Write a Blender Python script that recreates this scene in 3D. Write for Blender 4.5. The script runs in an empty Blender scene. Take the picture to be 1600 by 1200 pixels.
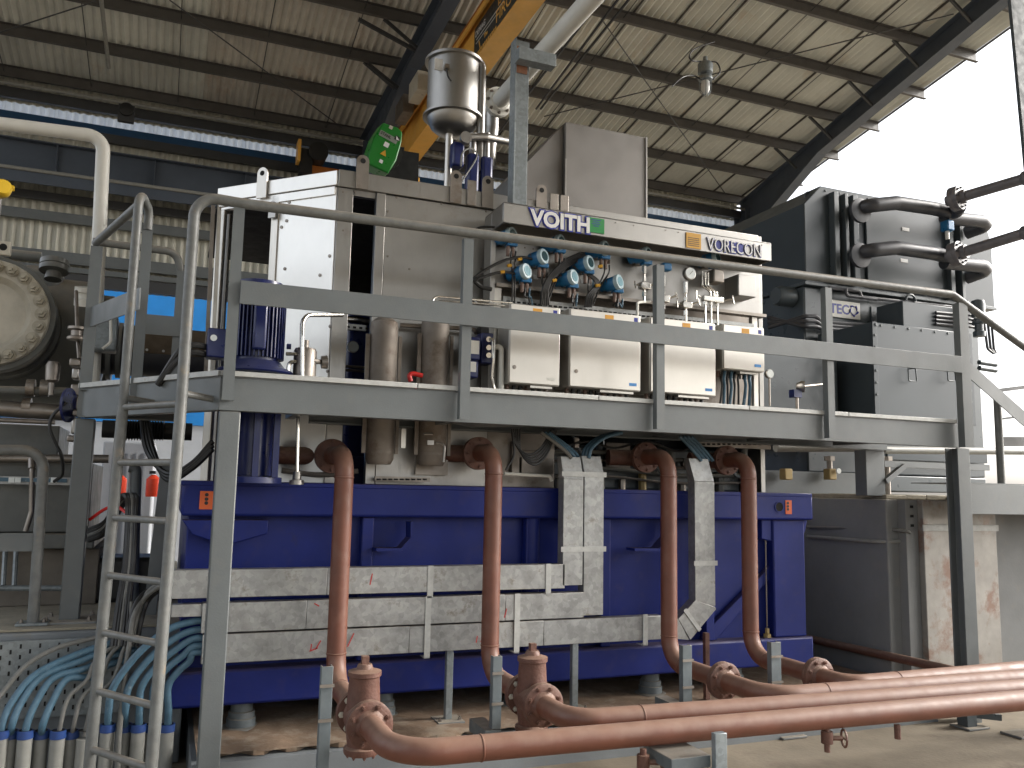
import bpy, bmesh, math, random
from mathutils import Vector, Matrix
random.seed(7)
scene = bpy.context.scene
COL = scene.collection
R = math.radians
# ------------------------------------------------------------------ camera
# solved from the photograph's vanishing points: X runs along the machine, Y into the hall, Z up
EYE = 1.95
F = 1320.0
AX = Vector((0.92652187, -0.06485653, -0.37060875))
AY = Vector((-0.37571735, -0.10754478, -0.92047303))
AZ = Vector((0.01984165, 0.99208253, -0.12401032))
cam_d = bpy.data.cameras.new("camera")
cam_d.sensor_width = 36.0
cam_d.lens = F / 1600 * 36.0
cam_d.clip_start = 0.05
cam_d.clip_end = 2000
cam = bpy.data.objects.new("camera", cam_d)
COL.objects.link(cam)
rot = Matrix((AX, AY, AZ)).to_4x4()
cam.matrix_world = Matrix.Translation((0, 0, EYE)) @ rot
scene.camera = cam
# ------------------------------------------------------------------ sky, sun, exposure
SUN_EL, SUN_AZ = R(30), R(104)     # azimuth clockwise from +Y
w = bpy.data.worlds.new("World"); scene.world = w; w.use_nodes = True
nt = w.node_tree; nt.nodes.clear()
sky = nt.nodes.new('ShaderNodeTexSky'); sky.sky_type = 'NISHITA'; sky.sun_disc = False
sky.sun_elevation = SUN_EL; sky.sun_rotation = SUN_AZ
sky.air_density = 1.0; sky.dust_density = 4.0; sky.ozone_density = 1.0
hs = nt.nodes.new('ShaderNodeHueSaturation'); hs.inputs['Saturation'].default_value = 0.28
bg = nt.nodes.new('ShaderNodeBackground'); bg.inputs['Strength'].default_value = 0.15
wo = nt.nodes.new('ShaderNodeOutputWorld')
nt.links.new(sky.outputs[0], hs.inputs['Color']); nt.links.new(hs.outputs[0], bg.inputs['Color']); nt.links.new(bg.outputs[0], wo.inputs['Surface'])
sd = bpy.data.lights.new("sun", 'SUN'); sd.energy = 0.9; sd.angle = R(12); sd.color = (1.0, 0.95, 0.88)
sun = bpy.data.objects.new("sun", sd); COL.objects.link(sun)
sdir = Vector((math.sin(SUN_AZ) * math.cos(SUN_EL), math.cos(SUN_AZ) * math.cos(SUN_EL), math.sin(SUN_EL)))
sun.rotation_euler = sdir.to_track_quat('Z', 'Y').to_euler()
vs = scene.view_settings
vs.view_transform = 'Standard'; vs.look = 'None'; vs.exposure = 1.68; vs.gamma = 1.0; vs.use_curve_mapping = False
try: scene.cycles.max_bounces = 8; scene.cycles.diffuse_bounces = 4
except Exception: pass

# ------------------------------------------------------------------ measuring: a ray through a photo pixel met with a real plane
def ray(x, y):
    c = Vector((x - 800.0, -(y - 600.0), -F)); return Vector((AX.dot(c), AY.dot(c), AZ.dot(c)))
O = Vector((0, 0, EYE))
def PY(x, y, Y): d = ray(x, y); return O + d * (Y / d.y)
def PX(x, y, X): d = ray(x, y); return O + d * (X / d.x)
def PZ(x, y, Z): d = ray(x, y); return O + d * ((Z - EYE) / d.z)
def fx(x, Y, y=600): return PY(x, y, Y).x
def fz(y, Y, x=800): return PY(x, y, Y).z

# ------------------------------------------------------------------ materials
def _n(t, k, **kw):
    n = t.nodes.new(k)
    for a, b in kw.items():
        if a in n.inputs.keys(): n.inputs[a].default_value = b
        else: setattr(n, a, b)
    return n
MATS = {}
def mat(name, col, rough=.5, metal=0., var=.12, scale=5., bump=0., bscale=60., dust=None, damt=.5, spots=None, sthr=.62, sscale=4., brush=None, voronoi=0., rvar=.1, coat=0., emit=None):
    m = bpy.data.materials.new(name); m.use_nodes = True; t = m.node_tree; L = t.links
    b = t.nodes['Principled BSDF']; geo = _n(t, 'ShaderNodeNewGeometry')
    pos = geo.outputs['Position']
    nz = _n(t, 'ShaderNodeTexNoise'); nz.inputs['Scale'].default_value = scale; nz.inputs['Detail'].default_value = 6; nz.inputs['Roughness'].default_value = .62
    L.new(pos, nz.inputs['Vector'])
    mr = _n(t, 'ShaderNodeMapRange'); mr.inputs['From Min'].default_value = .3; mr.inputs['From Max'].default_value = .7
    mr.inputs['To Min'].default_value = 1 - var; mr.inputs['To Max'].default_value = 1 + var
    L.new(nz.outputs['Fac'], mr.inputs['Value'])
    mul = _n(t, 'ShaderNodeVectorMath', operation='SCALE'); mul.inputs[0].default_value = col; L.new(mr.outputs[0], mul.inputs['Scale'])
    cur = mul.outputs[0]
    def mix(fac, colr):
        nonlocal cur
        mx = _n(t, 'ShaderNodeMix', data_type='RGBA'); L.new(fac, mx.inputs[0]); L.new(cur, mx.inputs[6]); mx.inputs[7].default_value = (*colr, 1); cur = mx.outputs[2]
    if voronoi:
        v = _n(t, 'ShaderNodeTexVoronoi'); v.inputs['Scale'].default_value = voronoi; L.new(pos, v.inputs['Vector'])
        sx = _n(t, 'ShaderNodeSeparateXYZ'); L.new(v.outputs['Color'], sx.inputs[0])
        r2 = _n(t, 'ShaderNodeMapRange'); r2.inputs['To Min'].default_value = .86; r2.inputs['To Max'].default_value = 1.12; L.new(sx.outputs[0], r2.inputs['Value'])
        m2 = _n(t, 'ShaderNodeVectorMath', operation='SCALE'); L.new(cur, m2.inputs[0]); L.new(r2.outputs[0], m2.inputs['Scale']); cur = m2.outputs[0]
    if spots:
        n2 = _n(t, 'ShaderNodeTexNoise'); n2.inputs['Scale'].default_value = sscale; n2.inputs['Detail'].default_value = 8; n2.inputs['Roughness'].default_value = .7; L.new(pos, n2.inputs['Vector'])
        r3 = _n(t, 'ShaderNodeMapRange'); r3.inputs['From Min'].default_value = sthr; r3.inputs['From Max'].default_value = sthr + .12; r3.inputs['To Max'].default_value = .8; L.new(n2.outputs['Fac'], r3.inputs['Value'])
        mix(r3.outputs[0], spots)
    if dust:
        sz = _n(t, 'ShaderNodeSeparateXYZ'); L.new(geo.outputs['Normal'], sz.inputs[0])
        n4 = _n(t, 'ShaderNodeTexNoise'); n4.inputs['Scale'].default_value = 9; n4.inputs['Detail'].default_value = 7; L.new(pos, n4.inputs['Vector'])
        ad = _n(t, 'ShaderNodeMath', operation='ADD'); L.new(sz.outputs[2], ad.inputs[0]); L.new(n4.outputs['Fac'], ad.inputs[1])
        r5 = _n(t, 'ShaderNodeMapRange'); r5.inputs['From Min'].default_value = .55; r5.inputs['From Max'].default_value = 1.5; r5.inputs['To Max'].default_value = damt; L.new(ad.outputs[0], r5.inputs['Value'])
        mix(r5.outputs[0], dust)
    L.new(cur, b.inputs['Base Color'])
    b.inputs['Metallic'].default_value = metal
    rr = _n(t, 'ShaderNodeMapRange'); rr.inputs['From Min'].default_value = .3; rr.inputs['From Max'].default_value = .7
    rr.inputs['To Min'].default_value = max(.03, rough - rvar); rr.inputs['To Max'].default_value = min(1, rough + rvar)
    n6 = _n(t, 'ShaderNodeTexNoise'); n6.inputs['Scale'].default_value = scale * 2.3; n6.inputs['Detail'].default_value = 5
    if brush:
        mp = _n(t, 'ShaderNodeMapping'); mp.inputs['Scale'].default_value = brush; L.new(pos, mp.inputs['Vector']); L.new(mp.outputs[0], n6.inputs['Vector'])
    else: L.new(pos, n6.inputs['Vector'])
    L.new(n6.outputs['Fac'], rr.inputs['Value']); L.new(rr.outputs[0], b.inputs['Roughness'])
    if bump:
        n7 = _n(t, 'ShaderNodeTexNoise'); n7.inputs['Scale'].default_value = bscale; n7.inputs['Detail'].default_value = 4; L.new(pos, n7.inputs['Vector'])
        bp = _n(t, 'ShaderNodeBump'); bp.inputs['Strength'].default_value = bump; bp.inputs['Distance'].default_value = .01; L.new(n7.outputs['Fac'], bp.inputs['Height']); L.new(bp.outputs[0], b.inputs['Normal'])
    if coat: b.inputs['Coat Weight'].default_value = coat; b.inputs['Coat Roughness'].default_value = .12
    MATS[name] = m
    return m
DUST = (.36, .29, .21)
grey = mat('grey_paint', (.115, .127, .13), .42, var=.1, scale=3, bump=.08, bscale=90, spots=(.16, .145, .12), sthr=.66, dust=(.26, .22, .17), damt=.35)
tubegrey = mat('worn_grey_tube', (.13, .135, .13), .45, var=.2, scale=14, bump=.15, bscale=120, spots=(.2, .165, .12), sthr=.6, sscale=9, dust=DUST, damt=.4)
darksteel = mat('dark_structural_steel', (.045, .047, .05), .5, var=.15, scale=2, dust=(.15, .13, .11), damt=.3)
purlinm = mat('purlin_primer', (.085, .08, .075), .6, var=.15, scale=3)
rafterm = mat('rafter_blue_grey', (.068, .084, .11), .45, var=.12, scale=2)
roofm = mat('dusty_roof_sheet', (.62, .625, .57), .55, var=.12, scale=1.2, spots=(.55, .48, .38), sthr=.58, sscale=.9)
roofwarm = mat('brown_dusty_roof_sheet', (.53, .505, .45), .6, var=.14, scale=1.5, spots=(.47, .38, .31), sthr=.56, sscale=1.2)
wallm = mat('wall_sheet', (.5, .49, .42), .6, var=.12, scale=1.4)
translu = mat('pale_sheet', (.72, .76, .8), .5, var=.05)
bluesheet = mat('blue_sheet', (.01, .06, .15), .5, var=.1, scale=2)
brightblue = mat('bright_blue_cladding', (.012, .2, .56), .5, var=.1, scale=2)
concrete = mat('concrete_floor', (.225, .19, .14), .85, var=.2, scale=1.6, bump=.3, bscale=30, spots=(.17, .135, .1), sthr=.56, sscale=2.3)
plinthm = mat('dusty_plinth_top', (.19, .13, .085), .9, var=.3, scale=3, bump=.6, bscale=25, spots=(.27, .22, .165), sthr=.5, sscale=4)
greyconc = mat('grey_painted_concrete', (.17, .185, .195), .6, var=.1, scale=2.2, bump=.1, spots=(.2, .17, .13), sthr=.6, sscale=3)
pedm = mat('grey_pedestal_concrete', (.185, .19, .188), .7, var=.1, scale=1.7, bump=.12, bscale=40, spots=(.19, .17, .15), sthr=.64, dust=(.3, .26, .2), damt=.8)
skidm = mat('blue_skid_paint', (.009, .018, .14), .46, var=.16, scale=2.5, bump=.04, dust=(.1, .075, .06), damt=.6, spots=(.025, .02, .045), sthr=.63, sscale=2.4)
skidm.node_tree.nodes['Principled BSDF'].inputs['Specular IOR Level'].default_value = .25
bluem = mat('blue_machine_paint', (.006, .0125, .085), .35, var=.15, scale=5, coat=.1, dust=(.12, .12, .14), damt=.3)
pipem = mat('red_brown_pipe_paint', (.135, .047, .027), .52, var=.14, scale=5, bump=.04, bscale=100, dust=(.27, .175, .13), damt=.75)
flangem = mat('dusty_red_brown_casting', (.11, .047, .032), .6, var=.2, scale=14, bump=.35, bscale=70, dust=(.25, .165, .12), damt=.7)
galv = mat('galvanised_tray', (.32, .326, .322), .38, metal=.45, var=.25, scale=6, voronoi=30, bump=.05, spots=(.15, .13, .1), sthr=.58, sscale=6, dust=(.26, .22, .17), damt=.6)
galvp = mat('galvanised_post', (.2, .225, .235), .42, metal=.3, var=.15, scale=5, voronoi=40, spots=(.3, .16, .1), sthr=.7, sscale=5)
filt = mat('dull_filter_steel', (.2, .175, .15), .62, metal=.45, var=.2, scale=4, spots=(.12, .09, .065), sthr=.52, sscale=4, rvar=.12)
lining = mat('shaded_lining', (.02, .019, .018), .9)  # near-black lining: the enclosure's inside shade is put into the colour
chsteel = mat('sunlit_panel_steel', (.8, .785, .75), .42, metal=.75, var=.03, scale=3, brush=(25, 25, 1.2), spots=(.55, .5, .43), sthr=.69, sscale=16, rvar=.05)  # paler copy of the stainless; sun glare on the chamfer is in its colour
supplyg = mat('weathered_supply_pipe', (.12, .115, .125), .5, var=.2, scale=8, spots=(.17, .14, .12), sthr=.58, sscale=10)
decke = mat('galvanised_deck_edge', (.42, .425, .41), .5, metal=.2, var=.15, scale=16, spots=(.27, .22, .16), sthr=.62, sscale=14)
steel = mat('brushed_stainless', (.345, .335, .318), .4, metal=1., var=.07, scale=3, brush=(30, 30, 1.5), rvar=.08, spots=(.28, .255, .225), sthr=.6, sscale=2.5, bump=.02, bscale=6)
steelw = mat('bright_stainless', (.56, .535, .49), .38, metal=.8, var=.05, scale=3, brush=(30, 30, 1.5), rvar=.07, spots=(.45, .41, .36), sthr=.64)
steeld = mat('weathered_stainless', (.26, .235, .21), .45, metal=.9, var=.16, scale=4, spots=(.18, .14, .105), sthr=.56, sscale=5, rvar=.1)
fitting = mat('polished_fitting', (.62, .6, .56), .22, metal=1., var=.05)
insul = mat('grey_duct_sheet', (.2, .19, .18), .5, metal=.6, var=.06, scale=2, bump=.03)
motor = mat('motor_grey_gloss', (.042, .054, .063), .4, var=.08, scale=1.5, coat=.06, rvar=.05)
motor.node_tree.nodes['Principled BSDF'].inputs['Specular IOR Level'].default_value = .32
motord = mat('motor_grey_satin', (.062, .076, .085), .35, var=.12, scale=3)
pipegrey = mat('dark_grey_pipe', (.045, .047, .055), .4, var=.15, scale=8, spots=(.09, .08, .07), sthr=.64, sscale=12)
yellow = mat('crane_yellow', (.75, .4, .075), .45, var=.1, scale=3, spots=(.38, .17, .04), sthr=.68)
orange = mat('crane_orange', (.4, .13, .02), .5, var=.12)
signblk = mat('sign_black', (.03, .035, .035), .4)
green = mat('hoist_green', (.012, .16, .02), .35, var=.08)
greenl = mat('green_plate', (.01, .2, .045), .4)
white = mat('white_paint', (.6, .59, .54), .4, var=.06, scale=4)
whited = mat('white_letter', (.62, .62, .61), .35)
navy = mat('navy_letter', (.02, .03, .25), .4)
ylab = mat('yellow_label', (.5, .26, .015), .5, var=.05)
orglab = mat('orange_label', (.6, .11, .025), .5)
blk = mat('black_rubber', (.014, .014, .014), .45)
blkm = mat('black_matt', (.008, .008, .008), .9)
cableblue = mat('blue_cable', (.06, .125, .18), .45, var=.15, scale=20, spots=(.25, .3, .32), sthr=.6, sscale=14)
cablegrey = mat('grey_cable', (.14, .14, .13), .55, var=.15, scale=20)
txblue = mat('transmitter_blue', (.015, .12, .27), .35, var=.1)
txring = mat('transmitter_ring', (.3, .4, .44), .35)
glassm = mat('dark_glass', (.02, .05, .06), .08)
glassl = mat('lit_glass', (.2, .33, .38), .12)
dial = mat('dial_face', (.72, .76, .75), .3)
red = mat('red_paint', (.5, .015, .012), .4)
redp = mat('red_scribble', (.4, .03, .03), .6)
orgred = mat('extinguisher_red', (.75, .06, .02), .4)
beige = mat('beige_casting', (.46, .43, .36), .5, var=.14, scale=6, spots=(.24, .2, .14), sthr=.6, sscale=6, bump=.1)
castgrey = mat('casing_grey', (.11, .115, .108), .45, var=.14, scale=4, dust=DUST, damt=.45)
pvc = mat('conduit_grey', (.24, .24, .22), .5, var=.12, scale=10)
pvcblue = mat('conduit_blue_band', (.02, .055, .2), .45)
timber = mat('timber_board', (.11, .08, .05), .8, var=.3, scale=6, bump=.3)
yell = mat('valve_yellow', (.65, .42, .02), .4)
brass = mat('brass', (.3, .22, .09), .5, metal=.2)
brown = mat('brown_gland', (.12, .07, .05), .5)
lgrey = mat('light_grey_container', (.4, .42, .45), .6, var=.05)
bluelab = mat('blue_label', (.05, .25, .6), .5)
clearg = mat('lamp_glass', (.6, .62, .62), .1)

def translucent(m, amt):
    t = m.node_tree; b = t.nodes['Principled BSDF']; tr = t.nodes.new('ShaderNodeBsdfTranslucent'); tr.inputs['Color'].default_value = (.75, .82, .9, 1)
    mx = t.nodes.new('ShaderNodeMixShader'); mx.inputs[0].default_value = amt; o = t.nodes['Material Output']
    t.links.new(b.outputs[0], mx.inputs[1]); t.links.new(tr.outputs[0], mx.inputs[2]); t.links.new(mx.outputs[0], o.inputs['Surface'])
translucent(translu, .33); translucent(bluesheet, .04)
darkgalv = mat('dull_channel_steel', (.11, .13, .14), .5, metal=.2, var=.2, scale=8, spots=(.2, .18, .15), sthr=.6, dust=DUST, damt=.4)
# ------------------------------------------------------------------ mesh building
def perp(d):
    u = Vector((0, 0, 1)) if abs(d.z) < .9 else Vector((0, 1, 0))
    a = d.cross(u).normalized(); return a, a.cross(d).normalized()
class MB:
    def __init__(s): s.v = []; s.f = []
    def add(s, vs, fs):
        n = len(s.v); s.v += [Vector(p) for p in vs]; s.f += [tuple(i + n for i in f) for f in fs]; return s
    def box(s, x0, x1, y0, y1, z0, z1):
        if x0 > x1: x0, x1 = x1, x0
        if y0 > y1: y0, y1 = y1, y0
        if z0 > z1: z0, z1 = z1, z0
        return s.add([(x0, y0, z0), (x1, y0, z0), (x1, y1, z0), (x0, y1, z0), (x0, y0, z1), (x1, y0, z1), (x1, y1, z1), (x0, y1, z1)],
                     [(0, 3, 2, 1), (4, 5, 6, 7), (0, 1, 5, 4), (1, 2, 6, 5), (2, 3, 7, 6), (3, 0, 4, 7)])
    def bar(s, p0, p1, w_, h_, up=(0, 0, 1)):
        p0, p1, up = Vector(p0), Vector(p1), Vector(up); d = (p1 - p0).normalized()
        a = d.cross(up).normalized() * (w_ / 2); b = a.cross(d).normalized() * (h_ / 2)
        vs = [p + i * a + j * b for p in (p0, p1) for i, j in ((-1, -1), (1, -1), (1, 1), (-1, 1))]
        return s.add(vs, [(0, 1, 2, 3), (7, 6, 5, 4), (0, 4, 5, 1), (1, 5, 6, 2), (2, 6, 7, 3), (3, 7, 4, 0)])
    def sweep(s, prof, p0, p1, side, up):
        """extrude closed 2d profile (side,up) from p0 to p1"""
        p0, p1, side, up = map(Vector, (p0, p1, side, up)); n = len(prof)
        vs = [p + side * a + up * b for p in (p0, p1) for a, b in prof]
        fs = [tuple(range(n - 1, -1, -1)), tuple(range(n, 2 * n))] + [(i, (i + 1) % n, n + (i + 1) % n, n + i) for i in range(n)]
        return s.add(vs, fs)
    def tube(s, pts, r, n=12, caps=True):
        pts = [Vector(p) for p in pts]; m = len(pts); rs = r if isinstance(r, (list, tuple)) else [r] * m
        ds = [(pts[i + 1] - pts[i]).normalized() for i in range(m - 1)]
        tan = [ds[0]] + [(ds[i - 1] + ds[i]).normalized() for i in range(1, m - 1)] + [ds[-1]]
        a, b = perp(tan[0]); vs = []
        for i in range(m):
            a = (a - tan[i] * a.dot(tan[i])).normalized(); b = tan[i].cross(a)
            for k in range(n):
                t = 2 * math.pi * k / n; vs.append(pts[i] + (a * math.cos(t) + b * math.sin(t)) * rs[i])
        fs = [(i * n + k, i * n + (k + 1) % n, (i + 1) * n + (k + 1) % n, (i + 1) * n + k) for i in range(m - 1) for k in range(n)]
        if caps: fs += [tuple(range(n - 1, -1, -1)), tuple(range((m - 1) * n, m * n))]
        return s.add(vs, fs)
    def cyl(s, p0, p1, r0, r1=None, n=20): return s.tube([p0, p1], [r0, r0 if r1 is None else r1], n)
    def lathe(s, o, ax, prof, n=28):
        """prof: [(radius, height)]"""
        o, ax = Vector(o), Vector(ax).normalized(); a, b = perp(ax); vs = []; m = len(prof)
        for r, h in prof:
            for k in range(n):
                t = 2 * math.pi * k / n; vs.append(o + ax * h + (a * math.cos(t) + b * math.sin(t)) * max(r, 1e-4))
        fs = [(i * n + k, i * n + (k + 1) % n, (i + 1) * n + (k + 1) % n, (i + 1) * n + k) for i in range(m - 1) for k in range(n)]
        fs += [tuple(range(n - 1, -1, -1)), tuple(range((m - 1) * n, m * n))]
        return s.add(vs, fs)
    def hexbolt(s, o, ax, r, h):
        return s.lathe(o, ax, [(r * 1.35, 0), (r * 1.35, h * .15), (r, h * .16), (r, h), (r * .5, h), (r * .5, h * 1.6)], 6)
    def build(s, name, m, parent=None, bev=0., smooth=True):
        off = parent.matrix_world.translation if parent is not None and parent.type == 'EMPTY' else Vector()
        if parent is not None and parent.type != 'EMPTY': off = parent.get('_off') and Vector(parent['_off']) or Vector()
        me = bpy.data.meshes.new(name); me.from_pydata([tuple(v - off) for v in s.v], [], s.f)
        bm = bmesh.new(); bm.from_mesh(me); bmesh.ops.recalc_face_normals(bm, faces=bm.faces); bm.to_mesh(me); bm.free()
        if smooth:
            me.polygons.foreach_set('use_smooth', [True] * len(me.polygons)); me.set_sharp_from_angle(angle=R(38))
        me.materials.append(m)
        o = bpy.data.objects.new(name, me); COL.objects.link(o)
        if parent is not None: o.parent = parent; o['_off'] = tuple(off)
        if bev:
            b = o.modifiers.new('bevel', 'BEVEL'); b.width = bev; b.segments = 2; b.limit_method = 'ANGLE'; b.angle_limit = R(50)
        return o
def fillet(pts, rad, seg=6):
    pts = [Vector(p) for p in pts]; out = [pts[0]]
    for i in range(1, len(pts) - 1):
        p = pts[i]; a = pts[i - 1] - p; b = pts[i + 1] - p; la, lb = a.length, b.length; a.normalize(); b.normalize()
        ang = a.angle(b)
        if ang > math.pi - .03: out.append(p); continue
        rr = rad[i] if isinstance(rad, dict) and i in rad else (rad if not isinstance(rad, dict) else .05)
        d = min(rr / math.tan(ang / 2), la * .49, lb * .49); re = d * math.tan(ang / 2)
        c = p + (a + b).normalized() * (re / math.sin(ang / 2)); s0 = p + a * d - c; s1 = p + b * d - c
        th = s0.angle(s1)
        for k in range(seg + 1):
            t = k / seg; out.append(c + (s0 * math.sin((1 - t) * th) + s1 * math.sin(t * th)) / math.sin(th))
    out.append(pts[-1]); return out
def smoothp(pts, k=8):
    P = [Vector(p) for p in pts]; P = [P[0] * 2 - P[1]] + P + [P[-1] * 2 - P[-2]]; out = []
    for i in range(1, len(P) - 2):
        for j in range(k):
            t = j / k; a, b, c, d = P[i - 1:i + 3]
            out.append(.5 * ((2 * b) + (c - a) * t + (2 * a - 5 * b + 4 * c - d) * t * t + (3 * b - a - 3 * c + d) * t ** 3))
    out.append(P[-2]); return out
def tag(o, label, cat=None, group=None, kind=None):
    if label: o['label'] = label
    if cat: o['category'] = cat
    if group: o['group'] = group
    if kind: o['kind'] = kind
    return o
def thing(name, label, cat, loc=(0, 0, 0), group=None):
    o = bpy.data.objects.new(name, None); COL.objects.link(o); o.location = loc; o.empty_display_size = .1
    o.matrix_world = Matrix.Translation(loc)
    return tag(o, label, cat, group)
def share(src, name, parent, delta, rotm=None):
    """a further object using the mesh of src, moved by delta"""
    c = src.copy(); c.name = name; COL.objects.link(c); c.parent = parent; c.location = src.location + Vector(delta); return c
def copy_tree(root, delta, label=None, rotz=0.):
    r = root.copy(); COL.objects.link(r); r.location = root.location + Vector(delta); r.rotation_euler = (0, 0, rotz)
    if label: r['label'] = label
    for ch in root.children:
        c = ch.copy(); COL.objects.link(c); c.parent = r
        for g in ch.children:
            d = g.copy(); COL.objects.link(d); d.parent = c
    return r
def bolts(parent, o, ax, R_, r, h, n, m, ph=0.):
    """n bolts on a circle; all share one mesh"""
    o, ax = Vector(o), Vector(ax).normalized(); a, b = perp(ax); first = None; off = Vector(parent.get('_off', (0, 0, 0)))
    for k in range(n):
        t = 2 * math.pi * k / n + ph; p = o + (a * math.cos(t) + b * math.sin(t)) * R_
        if first is None:
            mb = MB().hexbolt((0, 0, 0), ax, r, h); first = mb.build('bolt', m); first.parent = parent; first.location = p - off
        else:
            c = first.copy(); COL.objects.link(c); c.parent = parent; c.location = p - off
def text(name, s, size, m, org, xd, yd, parent, off=0., ext=.003, sx=1., bold=True, shear=0.):
    cu = bpy.data.curves.new(name, 'FONT'); cu.body = s; cu.size = size; cu.offset = off; cu.extrude = ext; cu.shear = shear; cu.resolution_u = 3
    t = bpy.data.objects.new(name + '_tmp', cu); COL.objects.link(t)
    bpy.context.view_layer.update()
    me = bpy.data.meshes.new_from_object(t.evaluated_get(bpy.context.evaluated_depsgraph_get())); bpy.data.objects.remove(t); 
    xd, yd = Vector(xd).normalized(), Vector(yd).normalized(); zd = xd.cross(yd); o3 = Vector(org)
    offp = parent.matrix_world.translation if parent.type == 'EMPTY' else Vector(parent.get('_off', (0, 0, 0)))
    for v in me.vertices: v.co = o3 + xd * v.co.x * sx + yd * v.co.y + zd * v.co.z - offp
    me.materials.clear(); me.materials.append(m); me.name = name
    o = bpy.data.objects.new(name, me); COL.objects.link(o); o.parent = parent; o['_off'] = tuple(offp); return o
def rect(x0, y0, x1, y1, Y, d, mb=None):
    """box whose front face spans photo pixels (x0,y0)-(x1,y1) on plane Y, d deep"""
    ym, xm = (y0 + y1) / 2, (x0 + x1) / 2
    return (mb or MB()).box(PY(x0, ym, Y).x, PY(x1, ym, Y).x, Y, Y + d, PY(xm, y1, Y).z, PY(xm, y0, Y).z)
def hose(name, pts, r, m, label, cat, group=None, n=8):
    o = MB().tube(smoothp([PY(*p) if not isinstance(p, Vector) else p for p in pts]), r, n).build(name, m)
    if cat: tag(o, label, cat, group)
    return o
FRONT = Vector((0, -1, 0))
# ================================================================== THE SETTING
g = MB().box(-300, 300, -200, 400, -.5, 0).build('ground', concrete); tag(g, 'dusty tan concrete ground', kind='structure')
# raised plinth under the blue skid, grey painted front face with a dusty top
o = MB().box(.25, 6.42, 5.75, 11, .0, .235).build('concrete_plinth', greyconc); tag(o, 'grey painted concrete plinth under the blue skid', kind='structure')
mb = MB(); nx, ny = 90, 16; rnd = random.Random(3)
for j in range(ny + 1):
    for i in range(nx + 1):
        x = .28 + 6.1 * i / nx; y = 5.78 + 3.4 * (j / ny) ** 1.6
        if j == 0: y = 5.8 + rnd.uniform(-.03, .09) + .04 * math.sin(x * 3)
        mb.v.append(Vector((x, y, .24 + (0 if j == 0 else .012 + rnd.uniform(0, .02)))))
for j in range(ny):
    for i in range(nx): a = j * (nx + 1) + i; mb.f.append((a, a + 1, a + nx + 2, a + nx + 1))
o = mb.build('dust_layer', plinthm); tag(o, 'layer of reddish dust on the plinth', kind='stuff')
# raised left foundation with a machine base
o = MB().box(-9, .2, 6.62, 12, 0, .93).build('left_foundation', greyconc, bev=.015); tag(o, 'raised concrete foundation at the left', kind='structure')
o = MB().box(-9, .18, 6.66, 11.9, .934, .95).build('foundation_top', mat('tan_screed', (.26, .235, .18), .9, var=.22, scale=4, bump=.3, spots=(.14, .12, .09), sthr=.6, sscale=5)); tag(o, 'tan screed top of the left foundation', kind='structure')

# motor pedestal
P = thing('motor_pedestal', 'tall grey concrete pedestal carrying the dark grey electric motor', 'pedestal', (6.5, 6.3, 0))
MB().box(6.47, 13.5, 6.3, 12, 0, 1.93).build('pedestal_block', pedm, P, bev=.012)
mb = MB(); rnd = random.Random(5)
for i in range(26):
    x = 6.55 + i * .27; mb.box(x, x + .27, 6.36 + rnd.uniform(-.02, .03), 7.9, 1.93, 1.955 + rnd.uniform(0, .025))
mb.build('grout_layer', mat('crumbly_grout', (.3, .27, .21), .95, var=.25, scale=8, bump=.6, bscale=30), P, bev=.01)
# right hand part of the pedestal below the landing is set back
# galvanised vertical trunking with rust runs on the pedestal face
T = thing('vertical_trunking', 'wide galvanised vertical trunking stained with rust on the grey pedestal', 'cable trunking', (7.1, 6.25, 0))
rustgal = mat('rust_stained_trunking', (.3, .285, .26), .45, metal=.3, var=.18, scale=4, spots=(.2, .105, .07), sthr=.5, sscale=2.6, bump=.05)
x0, x1 = PY(1446, 900, 6.14).x, PY(1560, 900, 6.14).x
MB().box(x0, x1, 6.14, 6.3, .1, 1.93).build('trunking_cover', rustgal, T, bev=.006)
MB().box(x0 - .16, x0 - .004, 6.2, 6.3, .1, 1.93).build('slotted_channel', pedm, T, bev=.004)
for i in range(3):
    z = 1.85 - i * .09; MB().box(x0 - .1, x0 - .06, 6.196, 6.2, z, z + .025).build('slot', blkm, T)
zc = PY(1500, 825, 6.13).z
MB().box(x0 - .02, x1 + .02, 6.125, 6.139, zc - .03, zc + .03).build('clamp_strap', decke, T, bev=.003)

# ================================================================== CRANE HALL
H = thing('crane_hall', 'open sided steel crane hall with corrugated roof and back wall', 'building', (0, 18, 0))
SL = .17; YE = 17.9; ZE = 9.6
rz = lambda y: ZE + SL * (YE - y)              # underside of purlins
YR = 5.4
YF_ = -7.2  # unseen front eave, set far forward to cut the front sky light
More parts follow.
